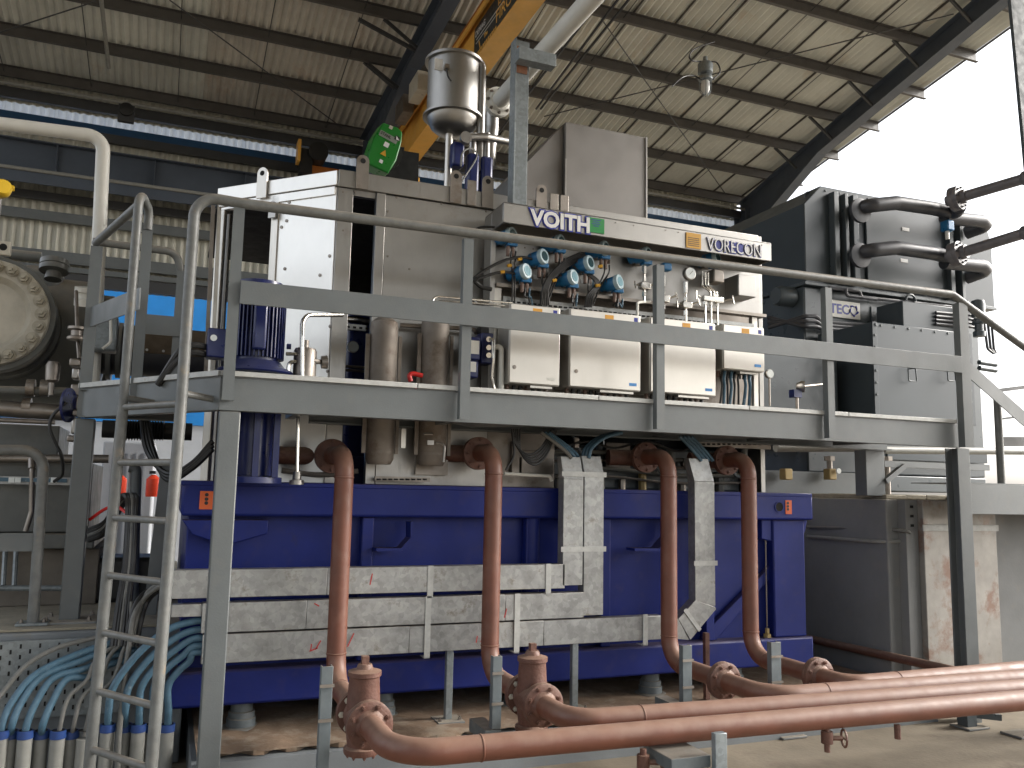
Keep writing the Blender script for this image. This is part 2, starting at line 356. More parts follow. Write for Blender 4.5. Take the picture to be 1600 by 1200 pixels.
# roof sheets (corrugated, one mesh shared by the sheets of each slope)
def corr(w_, y0, z0, y1, z1, pitch, amp):
    mb = MB(); n = int(round(w_ / pitch * 6))
    for i in range(n + 1):
        x = w_ * i / n; h = amp * math.cos(2 * math.pi * (x / pitch))
        mb.v += [Vector((x, y0, z0 + h)), Vector((x, y1, z1 + h))]
    for i in range(n): mb.f.append((2 * i, 2 * i + 2, 2 * i + 3, 2 * i + 1))
    return mb
PD = .22
W = .9
back = corr(W + .03, 18.35, rz(18.35) + PD + .02, YR, rz(YR) + PD + .02, .15, .036)
front = corr(W + .03, YR, rz(YR) + PD + .02, YF_ - .3, rz(YR) + PD + .02 - SL * (YR - YF_ + .3), .15, .03)
def place_shared(mb, name, m, xs, mats=None):
    src = mb.build(name, m, None, smooth=True); src.parent = H; src.location = Vector((xs[0], 0, 0)) - Vector((0, 18, 0))
    for i, x in enumerate(xs[1:]):
        c = src.copy(); COL.objects.link(c); c.parent = H; c.location = Vector((x, .0, (.007 if int(round(x / .9 * 1)) % 2 else 0) if 'roof' in name else 0)) - Vector((0, 18 if 'roof' in name or i % 2 else 18.006, 0))
def onroof(x, y, dz=-.3):
    d = ray(x, y); t = (ZE + dz + SL * YE - EYE) / (d.z + SL * d.y); return O + d * t
GE = onroof(1560, 20, -.42).x + 1.4                 # gable edge of the sheets
XRR = GE + .28; XL = GE - .9 * 25
xs = [XL + i * W for i in range(25)]
place_shared(back, 'roof_sheet', roofwarm, [x for x in xs if x < 4.3 and x > -.4])
place_shared(back, 'roof_sheet', roofm, [x for x in xs if x >= 4.3 or x <= -.4])
place_shared(front, 'roof_sheet', roofm, xs)
# purlins: C sections running along X, laid on the rafters
Cp = [(0, 0), (.07, 0), (.07, .012), (.012, .012), (.012, PD - .012), (.07, PD - .012), (.07, PD), (0, PD)]
def purlin(y, z, name='purlin'):
    return MB().sweep([(-a, b) for a, b in Cp], (XL, y, z), (XRR - .25, y, z), (0, 1, 0), (0, 0, 1)).build(name, purlinm, H)
for x in [v for v in xs if v > 4]:
    MB().sweep([(0, 0), (.011, 0), (.011, .05), (0, .05)], (x + .91, 18.2, rz(18.2) + PD - .03), (x + .91, YR, rz(YR) + PD - .03), (1, 0, 0), (0, 0, 1)).build('lap_strip', purlinm, H)
k = 0; y = YE
while y > YR: purlin(y, rz(y)); y -= 1.28
y = YR - .3
while y > YF_: purlin(y, rz(YR) - SL * (YR - y)); y -= 1.28
def solve(pa, pb, side):
    a, b = onroof(*pa, -.42), onroof(*pb, -.42); k_ = (b.x - a.x) / (a.y - b.y); return (a.x - k_ * (17.9 - a.y) - side * .13, k_)
RR = solve((1276, 253), (1560, 20), 1); RL = solve((631, 155), (719, 0), 1)
# rafters with haunches, I sections
def rafter(X, skew=0.):
    first = len(COL.objects); rafter_body(X)
    for o in list(COL.objects)[first:]:            # the gable frames stand slightly out of square
        if skew:
            for v in o.data.vertices: v.co.x += skew * (17.9 - (v.co.y + 18))
def rafter_body(X):
    hh = .42; z0 = lambda yy: rz(yy) - hh
    mb = MB()
    a, b = (X, 18.0, z0(18.0)), (X, YR, z0(YR))
    mb.bar((X, 17.9, z0(17.9) + hh / 2), (X, YR, z0(YR) + hh / 2), .02, hh - .03)
    mb.bar((X, 17.9, z0(17.9) + hh - .015), (X, YR, z0(YR) + hh - .015), .26, .02)
    mb.bar((X, 14.6, z0(14.6)), (X, YR, z0(YR)), .26, .024)
    mb.build('rafter', rafterm, H)
    # haunch
    mb = MB(); yb = 17.8; zb = z0(yb) - .75
    mb.add([(X - .01, 14.6, z0(14.6)), (X - .01, yb, zb), (X - .01, yb, z0(yb) + .02), (X + .01, 14.6, z0(14.6)), (X + .01, yb, zb), (X + .01, yb, z0(yb) + .02)], [(0, 1, 2), (3, 5, 4), (0, 3, 4, 1), (1, 4, 5, 2), (2, 5, 3, 0)])
    mb.bar((X, 14.6, z0(14.6) - .002), (X, yb, zb), .26, .024)
    mb.build('haunch', rafterm, H)
    zf = rz(YR) - SL * (YR - YF_)
    mb = MB().bar((X, YR, rz(YR) - hh / 2), (X, YF_, zf - hh / 2), .02, hh).bar((X, YR, rz(YR) - hh), (X, YF_, zf - hh), .26, .024)
    mb.build('rafter', rafterm, H)
    mb = MB().box(X - .01, X + .01, 17.5, 18.0, 0, rz(18) - .2).box(X - .15, X + .15, 17.48, 17.5, 0, rz(18) - .2).box(X - .15, X + .15, 18.0, 18.02, 0, rz(18) - .2)
    mb.build('column', rafterm, H)
    mb = MB().box(X - .01, X + .01, YF_, YF_ + .4, 0, zf - .2).box(X - .15, X + .15, YF_ + .4, YF_ + .42, 0, zf - .2).box(X - .15, X + .15, YF_ - .02, YF_, 0, zf - .2)
    mb.build('column', rafterm, H)
    y = YE - 1.28 * 2
    while y > 6.3:                                   # fly braces from purlin to bottom flange
        for sgn in (-1,):
            MB().bar((X + sgn * .75, y + .03, rz(y) + .02), (X + sgn * .12, y + .03, z0(y) + .03), .05, .05).build('fly_brace', darksteel, H)
        y -= 1.28 * (2 if k else 1)
for X, sk in ((-5.1, 0), (RL[0], RL[1]), (RR[0], RR[1])): rafter(X, sk)
# eave gutter beam and conduit, back wall sheets band by band
def z0x(ypx): return PY(0, ypx / 2.963, 18.0).z
zw_top = rz(18.15) + .2
bands = [('wall_sheet', wallm, zw_top, z0x(455)), ('translucent_sheet', translu, z0x(455), z0x(503)), ('blue_flashing', bluesheet, z0x(503), z0x(548)),
         ('wall_sheet', wallm, z0x(548), z0x(1040)), ('wall_sheet', wallm, z0x(1040), PY(100, 446, 18).z)]
for nm, m, zt, zb in bands:
    if nm == 'blue_flashing': 
        MB().box(XL, 14.2, 18.02, 18.04, zb, zt).build(nm, m, H); continue
    xs2 = [XL + i * .9 for i in range(24)]
    mb = MB(); n = 36
    for i in range(n + 1):
        x = .925 * i / n; h = .028 * math.cos(2 * math.pi * x / .15)
        mb.v += [Vector((x, 18.1 + h, zb)), Vector((x, 18.1 + h, zt))]
    for i in range(n): mb.f.append((2 * i, 2 * i + 2, 2 * i + 3, 2 * i + 1))
    place_shared(mb, nm, m, xs2)
# cladding of the unseen front wall, added to cut front sky light, open below
zf_ = rz(YR) - SL * (YR - YF_)
mb = MB(); n = 36
for i in range(n + 1):
    x = .925 * i / n; h = .028 * math.cos(2 * math.pi * x / .15); mb.v += [Vector((x, YF_ - .1 + h, 6.2)), Vector((x, YF_ - .1 + h, zf_ + .2))]
for i in range(n): mb.f.append((2 * i, 2 * i + 2, 2 * i + 3, 2 * i + 1))
place_shared(mb, 'unseen_front_wall_sheet', wallm, [XL + i * .9 for i in range(24)])
def girt(zb, zt, y=17.95, m=darksteel, name='girt', t=.06):
    MB().sweep([(0, 0), (.1, 0), (.1, .01), (.01, .01), (.01, zt - zb), (0, zt - zb)], (XL, y, zb), (14.0, y, zb), (0, 1, 0), (0, 0, 1)).build(name, m, H)
girt(z0x(450), z0x(402), 17.9)
girt(z0x(590), z0x(549), 17.9)
girt(z0x(905), z0x(868), 17.9)
girt(z0x(1000), z0x(955), 17.9, grey)
girt(PY(60, 409, 18).z, PY(60, 391, 18).z, 17.9, grey)
girt(PY(100, 447, 18).z, PY(100, 428, 18).z, 17.9, darksteel)
girt(PY(100, 427, 18).z, PY(100, 419, 18).z, 17.85, grey)
for dz in (0,):
    MB().tube([(XL, 17.7, z0x(406)), (14, 17.7, z0x(406))], .035, 8).build('conduit', pvc, H)
# crane runway girder with stiffeners and a rail
zt, zb = PY(0, 216, 17.5).z, PY(0, 262, 17.5).z
MB().box(XL, 13.8, 17.49, 17.5, zb, zt).box(XL, 13.8, 17.35, 17.65, zt, zt + .02).box(XL, 13.8, 17.3, 17.65, zb - .02, zb).build('runway_girder', rafterm, H)
for i in range(13): x = XL + .5 + i * 1.7; MB().box(x, x + .012, 17.37, 17.489, zb, zt).build('stiffener', rafterm, H)
MB().tube([(XL, 17.28, zb - .03), (13.8, 17.28, zb - .03)], .035, 8).build('runway_conduit', pvc, H)
MB().box(XL, 13.8, 17.3, 17.34, zb - .27, zb - .06).build('lower_channel', rafterm, H)
# cross bracing rods under the roof
def rod(p0, p1, r=.012, n='brace_rod'): MB().tube([p0, p1], r, 6).build(n, darksteel, H)
rod(onroof(-60, 70), onroof(150, 2)); rod(onroof(265, 0), onroof(535, 200))
rod(onroof(850, 182), onroof(1490, 22)); rod(onroof(940, 30), onroof(1135, 305))
MB().tube([onroof(158, -2), onroof(170, 106, -.25)], .035, 8).build('strut_tube', pvc, H)
for a, b in (((560, 30), (655, 82)), ((575, 100), (622, 138))): MB().bar(onroof(*a, -.05), onroof(*b, -.4), .06, .06).build('fly_brace', darksteel, H)
# sag rods between purlins
for x in [-3.4, -1.9, -.3, 1.2, 2.7, 5.7, 7.2, 8.9, 10.4, 11.9]:
    MB().tube([(x, 17.9, rz(17.9) + .1), (x, YR, rz(YR) + .1)], .009, 5).build('sag_rod', darksteel, H)
# near column at top right
NC = thing('near_column', 'pale blue grey steel column at the top right edge of the photo', 'column', (8.6, 4.2, 0))
c0 = PY(1590, 100, 5.0)
ca, cb_ = PY(1576, -10, 5.0), PY(1597, 215, 5.0); dd = (cb_ - ca); bt_ = ca + dd * (ca.z / -dd.z)
MB().bar(bt_ + Vector((.17, .02, 0)), ca + Vector((.17, .02, 0)) - dd * 1.5, .3, .03, up=(0, 1, 0)).build('shaft', mat('column_paint', (.04, .052, .06), .6, var=.12, scale=6), NC, bev=.01)

# ------------------------------------------------------------------ what stands beyond the hall
zbl = PY(220, 661, 21.5).z
MB().bar(bt_ + Vector((.3, .09, 0)), ca + Vector((.3, .09, 0)) - dd * 1.5, .02, .1, up=(0, 1, 0)).build('web', rafterm, NC)
o = MB().box(-30, 2.6, 21.55, 21.7, 0, zbl - .01).build('pale_outer_wall', lgrey); tag(o, 'pale grey wall below the bright blue cladding beyond the hall', 'wall')
o = MB().box(-30, 2.6, 21.5, 21.7, zbl, 6.9).build('blue_cladding_wall', brightblue); tag(o, 'bright blue sheet cladding wall beyond the back of the hall', 'wall')
C0 = thing('container', 'light grey site container behind the ladder, beyond the hall', 'container', (-1, 14, 0))
a = PY(186, 690, 13.5); b = PY(232, 850, 13.5)
MB().box(a.x - .2, b.x, 13.5, 16, .6, a.z).build('shell', lgrey, C0, bev=.02)
for i in range(4): MB().box(a.x + .02 + i * .11, a.x + .05 + i * .11, 13.47, 13.5, .75, a.z - .15).build('rib', lgrey, C0)
for q, (px, lab) in enumerate(((238, 'red fire extinguisher right of the grey container, seen between ladder rungs'), (185, 'red fire extinguisher partly hidden by the left ladder stile'))):
    e = thing('fire_extinguisher', lab, 'fire extinguisher', tuple(PY(px, 775, 12.5)))
    p = PY(px, 776, 12.5); t2 = PY(px, 744, 12.5)
    MB().lathe(p, (0, 0, 1), [(.085, 0), (.09, .02), (.09, (t2 - p).length - .04), (.05, (t2 - p).length), (.025, (t2 - p).length + .02)], 14).build('cylinder', orgred, e)
    MB().box(t2.x - .04, t2.x + .04, 12.46, 12.54, t2.z + .03, t2.z + .07).build('valve_head', blk, e)
# ================================================================== BLUE SKID
S = thing('blue_skid', 'long blue painted steel base frame carrying the gearbox enclosure', 'skid', (.1, 6.3, .4))
SX0, SX1, SY = .1, 5.55, 6.3
z_b, z_t = .44, 1.955
MB().box(SX0 + .05, SX1 - .06, SY + .14, 9.3, z_b + .2, z_t - .05).build('web_plate', skidm, S, bev=.01)
MB().box(SX0, SX1, SY, 9.4, z_b, z_b + .24).build('bottom_beam', skidm, S, bev=.02)
MB().box(SX0, SX1 + .02, SY - .01, 9.4, z_t - .23, z_t).build('top_beam', skidm, S, bev=.02)
MB().box(SX0 - .01, SX1 + .01, SY - .015, SY + .12, z_t - .02, z_t + .015).build('top_rim', skidm, S, bev=.006)
MB().box(SX1 - .42, SX1 - .06, SY + .02, SY + .15, z_b + .24, z_t - .23).build('end_column', skidm, S, bev=.015)
# sloping gussets
def gusset(name, pts, y0, y1):
    ps = [PY(px, py, y0) for px, py in pts]; n = len(ps)
    MB().add([Vector((p.x, y0, p.z)) for p in ps] + [Vector((p.x, y1, p.z)) for p in ps], [tuple(range(n)), tuple(range(2 * n - 1, n - 1, -1))] + [(i, (i + 1) % n, n + (i + 1) % n, n + i) for i in range(n)]).build(name, skidm, S, bev=.008)
gusset('lifting_gusset', [(284, 812), (420, 812), (418, 834), (352, 853), (300, 835)], SY + .05, SY + .2)
gusset('lifting_gusset', [(1190, 812), (1262, 812), (1258, 832), (1222, 850), (1190, 842)], SY + .04, SY + .2)
gusset('brace_plate', [(1098, 1000), (1105, 985), (1196, 893), (1224, 852), (1224, 880), (1120, 1000)], SY + .08, SY + .14)
for px in (573, 829, 946, 1108): 
    x = PY(px, 870, SY + .06).x; MB().box(x - .045, x + .045, SY + .05, SY + .2, z_b + .24, z_t - .23).build('stiffener_rib', skidm, S, bev=.01)
x = PY(600, 870, SY + .1).x; MB().cyl((PY(829, 870, 6.4).x, SY + .1, z_b + .2), (PY(829, 870, 6.4).x, SY + .1, z_t - .2), .07).build('round_rib', skidm, S)
for px, py in ((640, 815), (1040, 815)):            # hook shaped lifting brackets
    a = [PY(px, py, 6.3), PY(px, py + 25, 6.3), PY(px - 16, py + 43, 6.3), PY(px - 55, py + 43, 6.3)]
    mb = MB()
    for p, q in zip(a[:-1], a[1:]): mb.bar(p, q, .14, .022, up=(0, 1, 0) if False else (0, 0, 1)) if False else mb.bar(p, q, .022, .14, up=(0, 1, 0))
    mb.build('lifting_bracket', skidm, S)
for px, py in ((325, 781), (1232, 792)):
    p = PY(px, py, SY - .013); st = MB().box(p.x - (.055 if px < 500 else .035), p.x + (.035), SY - .016, SY - .0125, p.z - .065, p.z + .06).build('hook_sticker', orglab, S)
    for dz in (.035, .005, -.022): MB().lathe((p.x - .01, SY - .017, p.z + dz), FRONT, [(.013, 0), (.013, .002)], 10).build('chain_mark', blk, st)
p = PY(1216, 792, SY)
MB().lathe((p.x, SY - .012, p.z), FRONT, [(.05, 0), (.05, .006), (.042, .006), (.042, .001)], 20).build('lifting_hole', skidm, S)
MB().lathe((p.x, SY - .0135, p.z), FRONT, [(.04, 0), (.04, .003)], 20).build('hole_void', blkm, S)
for px in (600, 1020, 1150, 380, 810):               # levelling feet
    x = PY(px, 1080, SY + .12).x; MB().lathe((x, SY + .16, .25), (0, 0, 1), [(.14, 0), (.13, .012), (.1, .018), (.1, .07), (.09, .075), (.09, .115), (.075, .12), (.075, .2)], 20).build('levelling_foot', darkgalv, S)
p = PY(1208, 1000, SY - .02); MB().lathe((p.x, SY + .06, z_b + .24), (0, 0, 1), [(.035, 0), (.035, .03), (.02, .035), (.02, .08)], 6).build('drain_plug', brass, S)
MB().tube([(p.x, SY + .06, z_b + .3), (p.x, SY + .06, z_t - .25)], .006, 5).build('drain_line', steeld, S)

# ================================================================== GEARBOX ENCLOSURE
E_ = thing('gearbox_enclosure', 'large stainless steel acoustic enclosure over the gearbox with an open panel gap', 'enclosure', (1.1, 6.5, 1.95))
EZ0, EZ1 = 1.97, 4.44; EY = 6.5; EX0, EX1 = 1.1, 5.15
def zz(py, px, Y): return PY(px, py, Y).z
zhead = zz(292, 530, 6.5)                              # underside of the top rim
# front face
MB().box(EX0, EX1, EY - .02, EY + .04, 4.30, EZ1).build('top_rim', steel, E_, bev=.005)
xA, xB, xC, xD = fx(548, EY, 400), fx(590, EY, 400), fx(600, EY, 400), fx(768, EY, 400)
MB().box(EX0, xA, EY, EY + .06, EZ0, 4.298).build('corner_frame', steel, E_, bev=.004)
MB().box(xB - .03, xC - .005, EY - .012, EY + .06, EZ0, 4.298).build('door_frame', steel, E_, bev=.004)
MB().box(xA + .005, xB - .035, EY + .01, EY + .06, 4.25, 4.298).build('head_frame', steel, E_)
MB().box(xC, xD, EY + .004, EY + .05, EZ0, 4.296).build('front_panel', steel, E_, bev=.004)
MB().box(xD + .005, EX1, EY + .02, EY + .06, 2.44, 4.296).build('side_panel', steeld, E_, bev=.004)
MB().box(xD + .005, fx(868, EY, 700), EY + .02, EY + .06, EZ0, 2.436).build('lower_panel', steeld, E_, bev=.004)
for i in range(14):
    px = 612 + i * 12 if i < 13 else 760; 
for px, py in ((620, 308), (760, 330), (612, 560), (752, 420), (606, 330), (606, 400), (606, 470), (690, 318), (640, 420), (555, 300), (594, 320), (594, 380), (536, 300), (536, 360)):
    p = PY(px, py, EY); MB().lathe((p.x, EY + .004, p.z), FRONT, [(.01, 0), (.008, .006)], 8).build('panel_screw', steeld, E_)
# rear, roof and far side close the box so that it is dark inside
MB().box(EX0, EX1, 9.6, 9.65, EZ0, EZ1).build('rear_panel', lining, E_)
MB().add([(EX0, EY + .04, 4.40), (EX1, EY + .04, 4.40), (EX1, 9.6, 4.40), (.25, 9.6, 4.40), (.25, 7.38, 4.40), (EX0, EY + .04, 4.43), (EX1, EY + .04, 4.43), (EX1, 9.6, 4.43), (.25, 9.6, 4.43), (.25, 7.38, 4.43)],
         [(0, 4, 3, 2, 1), (5, 6, 7, 8, 9), (0, 1, 6, 5), (1, 2, 7, 6), (2, 3, 8, 7), (3, 4, 9, 8), (4, 0, 5, 9)]).build('roof_panel', lining, E_)
MB().box(EX1, EX1 + .05, EY, 9.6, EZ0, EZ1).build('end_panel', steel, E_, bev=.004)
# 45 degree chamfer, sunlit look put into the panel colour
A = Vector((EX0, EY, 0)); B = Vector((.25, 7.35, 0)); cd = (B - A).normalized(); cn = Vector((-cd.y, cd.x, 0)); cn = cn if cn.y < 0 else -cn; CL = (B - A).length
def cbox(t0, t1, d0, d1, z0, z1, name, m, bev=.004):
    mb = MB(); vs = []
    for z in (z0, z1):
        for t_, d_ in ((t0, d0), (t1, d0), (t1, d1), (t0, d1)): vs.append(A + cd * t_ - cn * d_ + Vector((0, 0, z)))
    mb.add(vs, [(0, 1, 2, 3), (7, 6, 5, 4), (0, 4, 5, 1), (1, 5, 6, 2), (2, 6, 7, 3), (3, 7, 4, 0)]); return mb.build(name, m, E_, bev=bev)
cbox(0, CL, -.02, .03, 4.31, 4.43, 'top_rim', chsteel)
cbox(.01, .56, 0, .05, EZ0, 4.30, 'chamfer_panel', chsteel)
cbox(.56, .63, -.012, .05, EZ0, 4.30, 'chamfer_frame', steelw)
cbox(CL - .08, CL, -.01, .06, EZ0, 4.28, 'chamfer_frame', steelw)
cbox(CL - .13, CL - .1, .0, .03, EZ0, 4.2, 'chamfer_frame', steel)
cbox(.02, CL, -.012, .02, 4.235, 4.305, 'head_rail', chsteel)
for px, py in ((440, 355), (486, 308), (516, 510), (506, 300), (514, 296), (452, 316), (470, 330), (440, 480), (445, 420), (500, 430), (512, 580), (448, 345), (490, 290), (465, 295), (515, 400)):
    # screws on the chamfer plane
    d = ray(px, py); t_ = (A - O).dot(cn) / d.dot(cn); p = O + d * t_
    MB().lathe(p + cn * .001, cn, [(.014, 0), (.014, .004), (.006, .006)], 8).build('panel_screw', steeld, E_)
# lifting lugs along the rim
def lug(p, m, ax=FRONT, wd=.12, hh=.3, name='lifting_lug', par=None):
    ax = Vector(ax); u = Vector((0, 0, 1)).cross(ax).normalized(); r = wd / 2; o_ = Vector(p)
    prof = [(-r, 0)] + [(-r * math.cos(t), hh - r + r * math.sin(t)) for t in [math.pi * i / 10 for i in range(11)]] + [(r, 0)]
    mb = MB().sweep(prof, o_, o_ + ax * .015, u, (0, 0, 1))
    l_ = mb.build(name, m, par or E_)
    MB().lathe(o_ + ax * .0152 + Vector((0, 0, hh - r)), ax, [(.022, 0), (.022, .002)], 12).build('lug_hole', blkm, l_)
for px in (565, 712, 762, 846): p = PY(px, 300, EY - .03); lug((p.x, EY - .022, 4.30), steeld, wd=.1, hh=.28)
for px in (737, 866, 882): p = PY(px, 300, EY - .03); MB().box(p.x - .04, p.x + .04, EY - .035, EY - .022, 4.3, 4.52).build('lifting_tab', steeld, E_, bev=.004)
lug(A + cd * .72 + cn * .03 + Vector((0, 0, 4.28)), steelw, cn, .1, .26)
lug(A + cd * .6 + cn * .03 + Vector((0, 0, 4.1)), steel, cn, .07, .14)
# exhaust hood on the roof of the enclosure
hx0, hx1 = PY(884, 200, 7.5).x, PY(1010, 220, 7.5).x; hz = PY(884, 190, 7.5).z
Hd = thing('exhaust_hood', 'plain grey sheet metal exhaust hood with a sloping side above the VOITH sign', 'hood', (hx0, 7.5, 4.43))
MB().add([(hx0, 7.5, 4.44), (hx1, 7.5, 4.44), (hx1, 8.6, 4.44), (hx0, 8.6, 4.44), (hx0, 7.5, hz), (hx1, 7.5, hz), (hx1, 8.6, hz), (hx0, 8.6, hz)],
         [(0, 3, 2, 1), (4, 5, 6, 7), (0, 1, 5, 4), (1, 2, 6, 5), (2, 3, 7, 6), (3, 0, 4, 7)]).build('hood_box', insul, Hd, bev=.006)
pl = PY(818, 258, 7.6)
MB().add([(hx0 - .004, 7.55, 4.44), (pl.x, 7.55, 4.44), (pl.x, 7.55, pl.z), (hx0 - .004, 7.55, hz - .01), (hx0 - .004, 8.6, 4.44), (pl.x, 8.6, 4.44), (pl.x, 8.6, pl.z), (hx0 - .004, 8.6, hz - .01)],
         [(0, 1, 2, 3), (7, 6, 5, 4), (0, 4, 5, 1), (1, 5, 6, 2), (2, 6, 7, 3), (3, 7, 4, 0)]).build('sloping_side', insul, Hd, bev=.006)
MB().box(hx0 - .006, hx0 + .012, 7.488, 7.499, 4.45, hz - .4).build('seam_strip', steel, Hd)
MB().box(hx1 - .012, hx1 + .006, 7.488, 7.499, 4.45, hz).build('seam_strip', steel, Hd)
# gearbox body behind the open gap
G_ = thing('gearbox', 'dark blue gearbox casing glimpsed through the gap in the enclosure', 'gearbox', (2, 7.6, 1.97))
MB().box(1.35, 3.3, 7.15, 8.7, 1.97, 3.55).build('casing', bluem, G_, bev=.05)
MB().cyl((2, 7.9, 3.55), (2, 7.9, 4.1), .3).build('neck', bluem, G_)
p = PY(553, 541, 7.05); MB().lathe((p.x, 7.14, p.z), FRONT, [(.04, 0), (.05, .03), (.05, .06)], 20).build('gauge', steel, G_); MB().lathe((p.x, 7.078, p.z), FRONT, [(.044, 0), (.044, .004)], 20).build('gauge_dial', dial, G_)
for py in (572, 578): MB().tube([PY(535, py, 7.0), PY(600, py + 4, 7.0)], .012, 8).build('oil_line', steeld, G_)
MB().tube(fillet([PY(520, 498, 6.9), PY(560, 500, 6.9), PY(600, 508, 6.9)], .05), .03, 10).build('hydraulic_line', fitting, G_)
p0 = PY(536, 505, 6.62); p1 = PY(572, 517, 6.62)
MB().box(p0.x, p1.x, 6.62, 6.66, p1.z, p0.z).build('slotted_rail', galv, G_)
for i in range(4): x = p0.x + .03 + i * .05; MB().box(x, x + .025, 6.616, 6.62, (p0.z + p1.z) / 2 - .012, (p0.z + p1.z) / 2 + .005).build('rail_slot', blkm, G_)

# ================================================================== GREY STEEL WALKWAY
Wk = thing('steel_walkway', 'grey painted steel walkway with handrails in front of the enclosure', 'walkway', (.27, 5.6, 0))
DZ = 2.62; BZ = 2.41; YF = 5.6
XA, XZ = .27, 6.62
c2 = Vector((-.565, .825, 0)); c2n = Vector((-.825, -.565, 0)); K0 = Vector((XA, YF, 0)); CLN = 1.6; K1 = K0 + c2 * CLN
chan = [(0, 0), (.07, 0), (.07, .012), (.012, .012), (.012, .198), (.07, .198), (.07, .21), (0, .21)]
MB().sweep(chan, (XA, YF, BZ), (XZ + .04, YF, BZ), (0, 1, 0), (0, 0, 1)).build('edge_beam', grey, Wk, bev=.003)
MB().sweep(chan, K0 + Vector((0, 0, BZ)) - c2n * 0, K1 + Vector((0, 0, BZ)), -c2n, (0, 0, 1)).build('edge_beam', grey, Wk, bev=.003)
MB().sweep(chan, K1 + Vector((0, 0, BZ)), (.1, K1.y, BZ), (0, -1, 0), (0, 0, 1)).build('edge_beam', grey, Wk)
MB().sweep(chan, (.95, 6.42, BZ), (XZ, 6.42, BZ), (0, -1, 0), (0, 0, 1)).build('edge_beam', grey, Wk)
poly = [(XA, YF), (XZ, YF), (XZ, 6.44), (1.02, 6.44), (.15, 7.3), (K1.x, K1.y)]
n = len(poly); MB().add([(x, y, DZ) for x, y in poly] + [(x, y, DZ + .006) for x, y in poly], [tuple(range(n - 1, -1, -1)), tuple(range(n, 2 * n))] + [(i, (i + 1) % n, n + (i + 1) % n, n + i) for i in range(n)]).build('deck_plate', grey, Wk)
# galvanised edge strips, butt jointed
ex = [XA, 1.5, 2.12, 3.9, 4.76, 6.0, XZ]; ex = [XA, 1.55, 2.95, 4.32, 5.35, XZ]
for a, b in zip(ex[:-1], ex[1:]): MB().box(a + .003, b - .003, YF - .018, YF + .03, DZ + .008, DZ + .042).build('edge_strip', decke, Wk, bev=.003)
mb = MB().bar(K0 + Vector((0, 0, DZ + .025)), K1 + Vector((0, 0, DZ + .025)), .04, .034); mb.build('edge_strip', decke, Wk)
for x in (.8, 1.9, 2.9, 3.9, 4.9, 5.9): MB().box(x - .03, x + .03, YF + .08, 6.34, BZ + .02, DZ - .004).build('cross_beam', grey, Wk)
for x in (2.2, 4.4): MB().add([(x - .5, YF + .1, BZ + .02), (x + .5, YF + .1, BZ + .02), (x, 6.3, BZ + .02), (x - .5, YF + .1, BZ + .03), (x + .5, YF + .1, BZ + .03), (x, 6.3, BZ + .03)], [(0, 2, 1), (3, 4, 5), (0, 1, 4, 3), (1, 2, 5, 4), (2, 0, 3, 5)]).build('stiffening_plate', grey, Wk)
# posts
def post(x0, x1, y0, y1, z0, z1, plate=True):
    MB().box(x0, x1, y0, y1, z0, z1).build('post', grey, Wk, bev=.008)
    if plate: 
        b_ = MB().box(x0 - .12, x1 + .12, y0 - .12, y1 + .12, z0 - .002, z0 + .015).build('base_plate', pedm, Wk, bev=.003)
        for a in (x0 - .07, x1 + .07):
            for b in (y0 - .07, y1 + .07): MB().hexbolt((a, b, z0 + .015), (0, 0, 1), .015, .02).build('bolt', steeld, b_)
post(XA + .005, XA + .135, YF + .004, YF + .12, 0.0, BZ - .002)
xr = PY(1500, 850, YF + .02).x
MB().box(xr, xr + .15, YF + .002, YF + .016, 0, BZ - .003).box(xr + .068, xr + .082, YF + .018, YF + .122, 0, BZ - .003).box(xr, xr + .15, YF + .124, YF + .138, 0, BZ - .003).build('post', grey, Wk, bev=.003)
post(K1.x - .02, K1.x + .11, K1.y + .01, K1.y + .14, .95, BZ - .002)
# handrail posts (angle section) standing on the beam face
HZ = 3.735
for px in (725, 1025, 1287):
    x = PY(px, 500, YF).x
    MB().sweep([(-.035, 0), (.035, 0), (.035, .008), (-.027, .008), (-.027, .06), (-.035, .06)], (x, YF - .068, BZ + .02), (x, YF - .068, HZ - .02), (1, 0, 0), (0, 1, 0)).build('rail_post', grey, Wk)
x = PY(361, 500, YF).x
MB().sweep([(-.03, 0), (.04, 0), (.04, .06), (.032, .06), (.032, .008), (-.03, .008)], (x, YF - .068, BZ + .06), (x, YF - .068, HZ - .02), (1, 0, 0), (0, 1, 0)).build('rail_post', grey, Wk)
xe = PY(1497, 560, YF).x
MB().sweep([(-.06, 0), (.05, 0), (.05, .008), (-.052, .008), (-.052, .07), (-.06, .07)], (xe, YF - .085, BZ + .0), (xe, YF - .085, HZ), (1, 0, 0), (0, 1, 0)).build('rail_post', grey, Wk)
# flat mid rail
MB().box(x + .04, xe - .06, YF - .09, YF - .082 + .004, PY(600, 500, YF).z, PY(600, 466, YF).z).build('mid_rail', grey, Wk, bev=.002)
# top rail: one long tube that grows out of the right ladder stile and runs down the stair at the right
st0 = K0 + c2 * .1 + c2n * .2; st1 = K0 + c2 * .72 + c2n * .2
yr = YF - .06
ph = PY(1600, 530, yr); zt_ = HZ + .01
pA = Vector((st0.x + .0, st0.y, 3.74)); 
top = fillet([Vector((st0.x, st0.y, 2.45)), Vector((st0.x, st0.y, zt_ + .02)), Vector((st0.x + .28, yr + .0, zt_)), Vector((PY(1487, 460, yr).x, yr, PY(1487, 460, yr).z)), PY(1660, 585, yr)], {1: .14, 2: .3, 3: .12}, 8)
MB().tube(top, .035, 14).build('top_rail', tubegrey, Wk)
q0, q1 = PY(1505, 570, yr), PY(1640, 690, yr)
MB().bar(q0, q1, .01, .13, up=(0, 0, 1)).build('stair_mid_rail', grey, Wk)
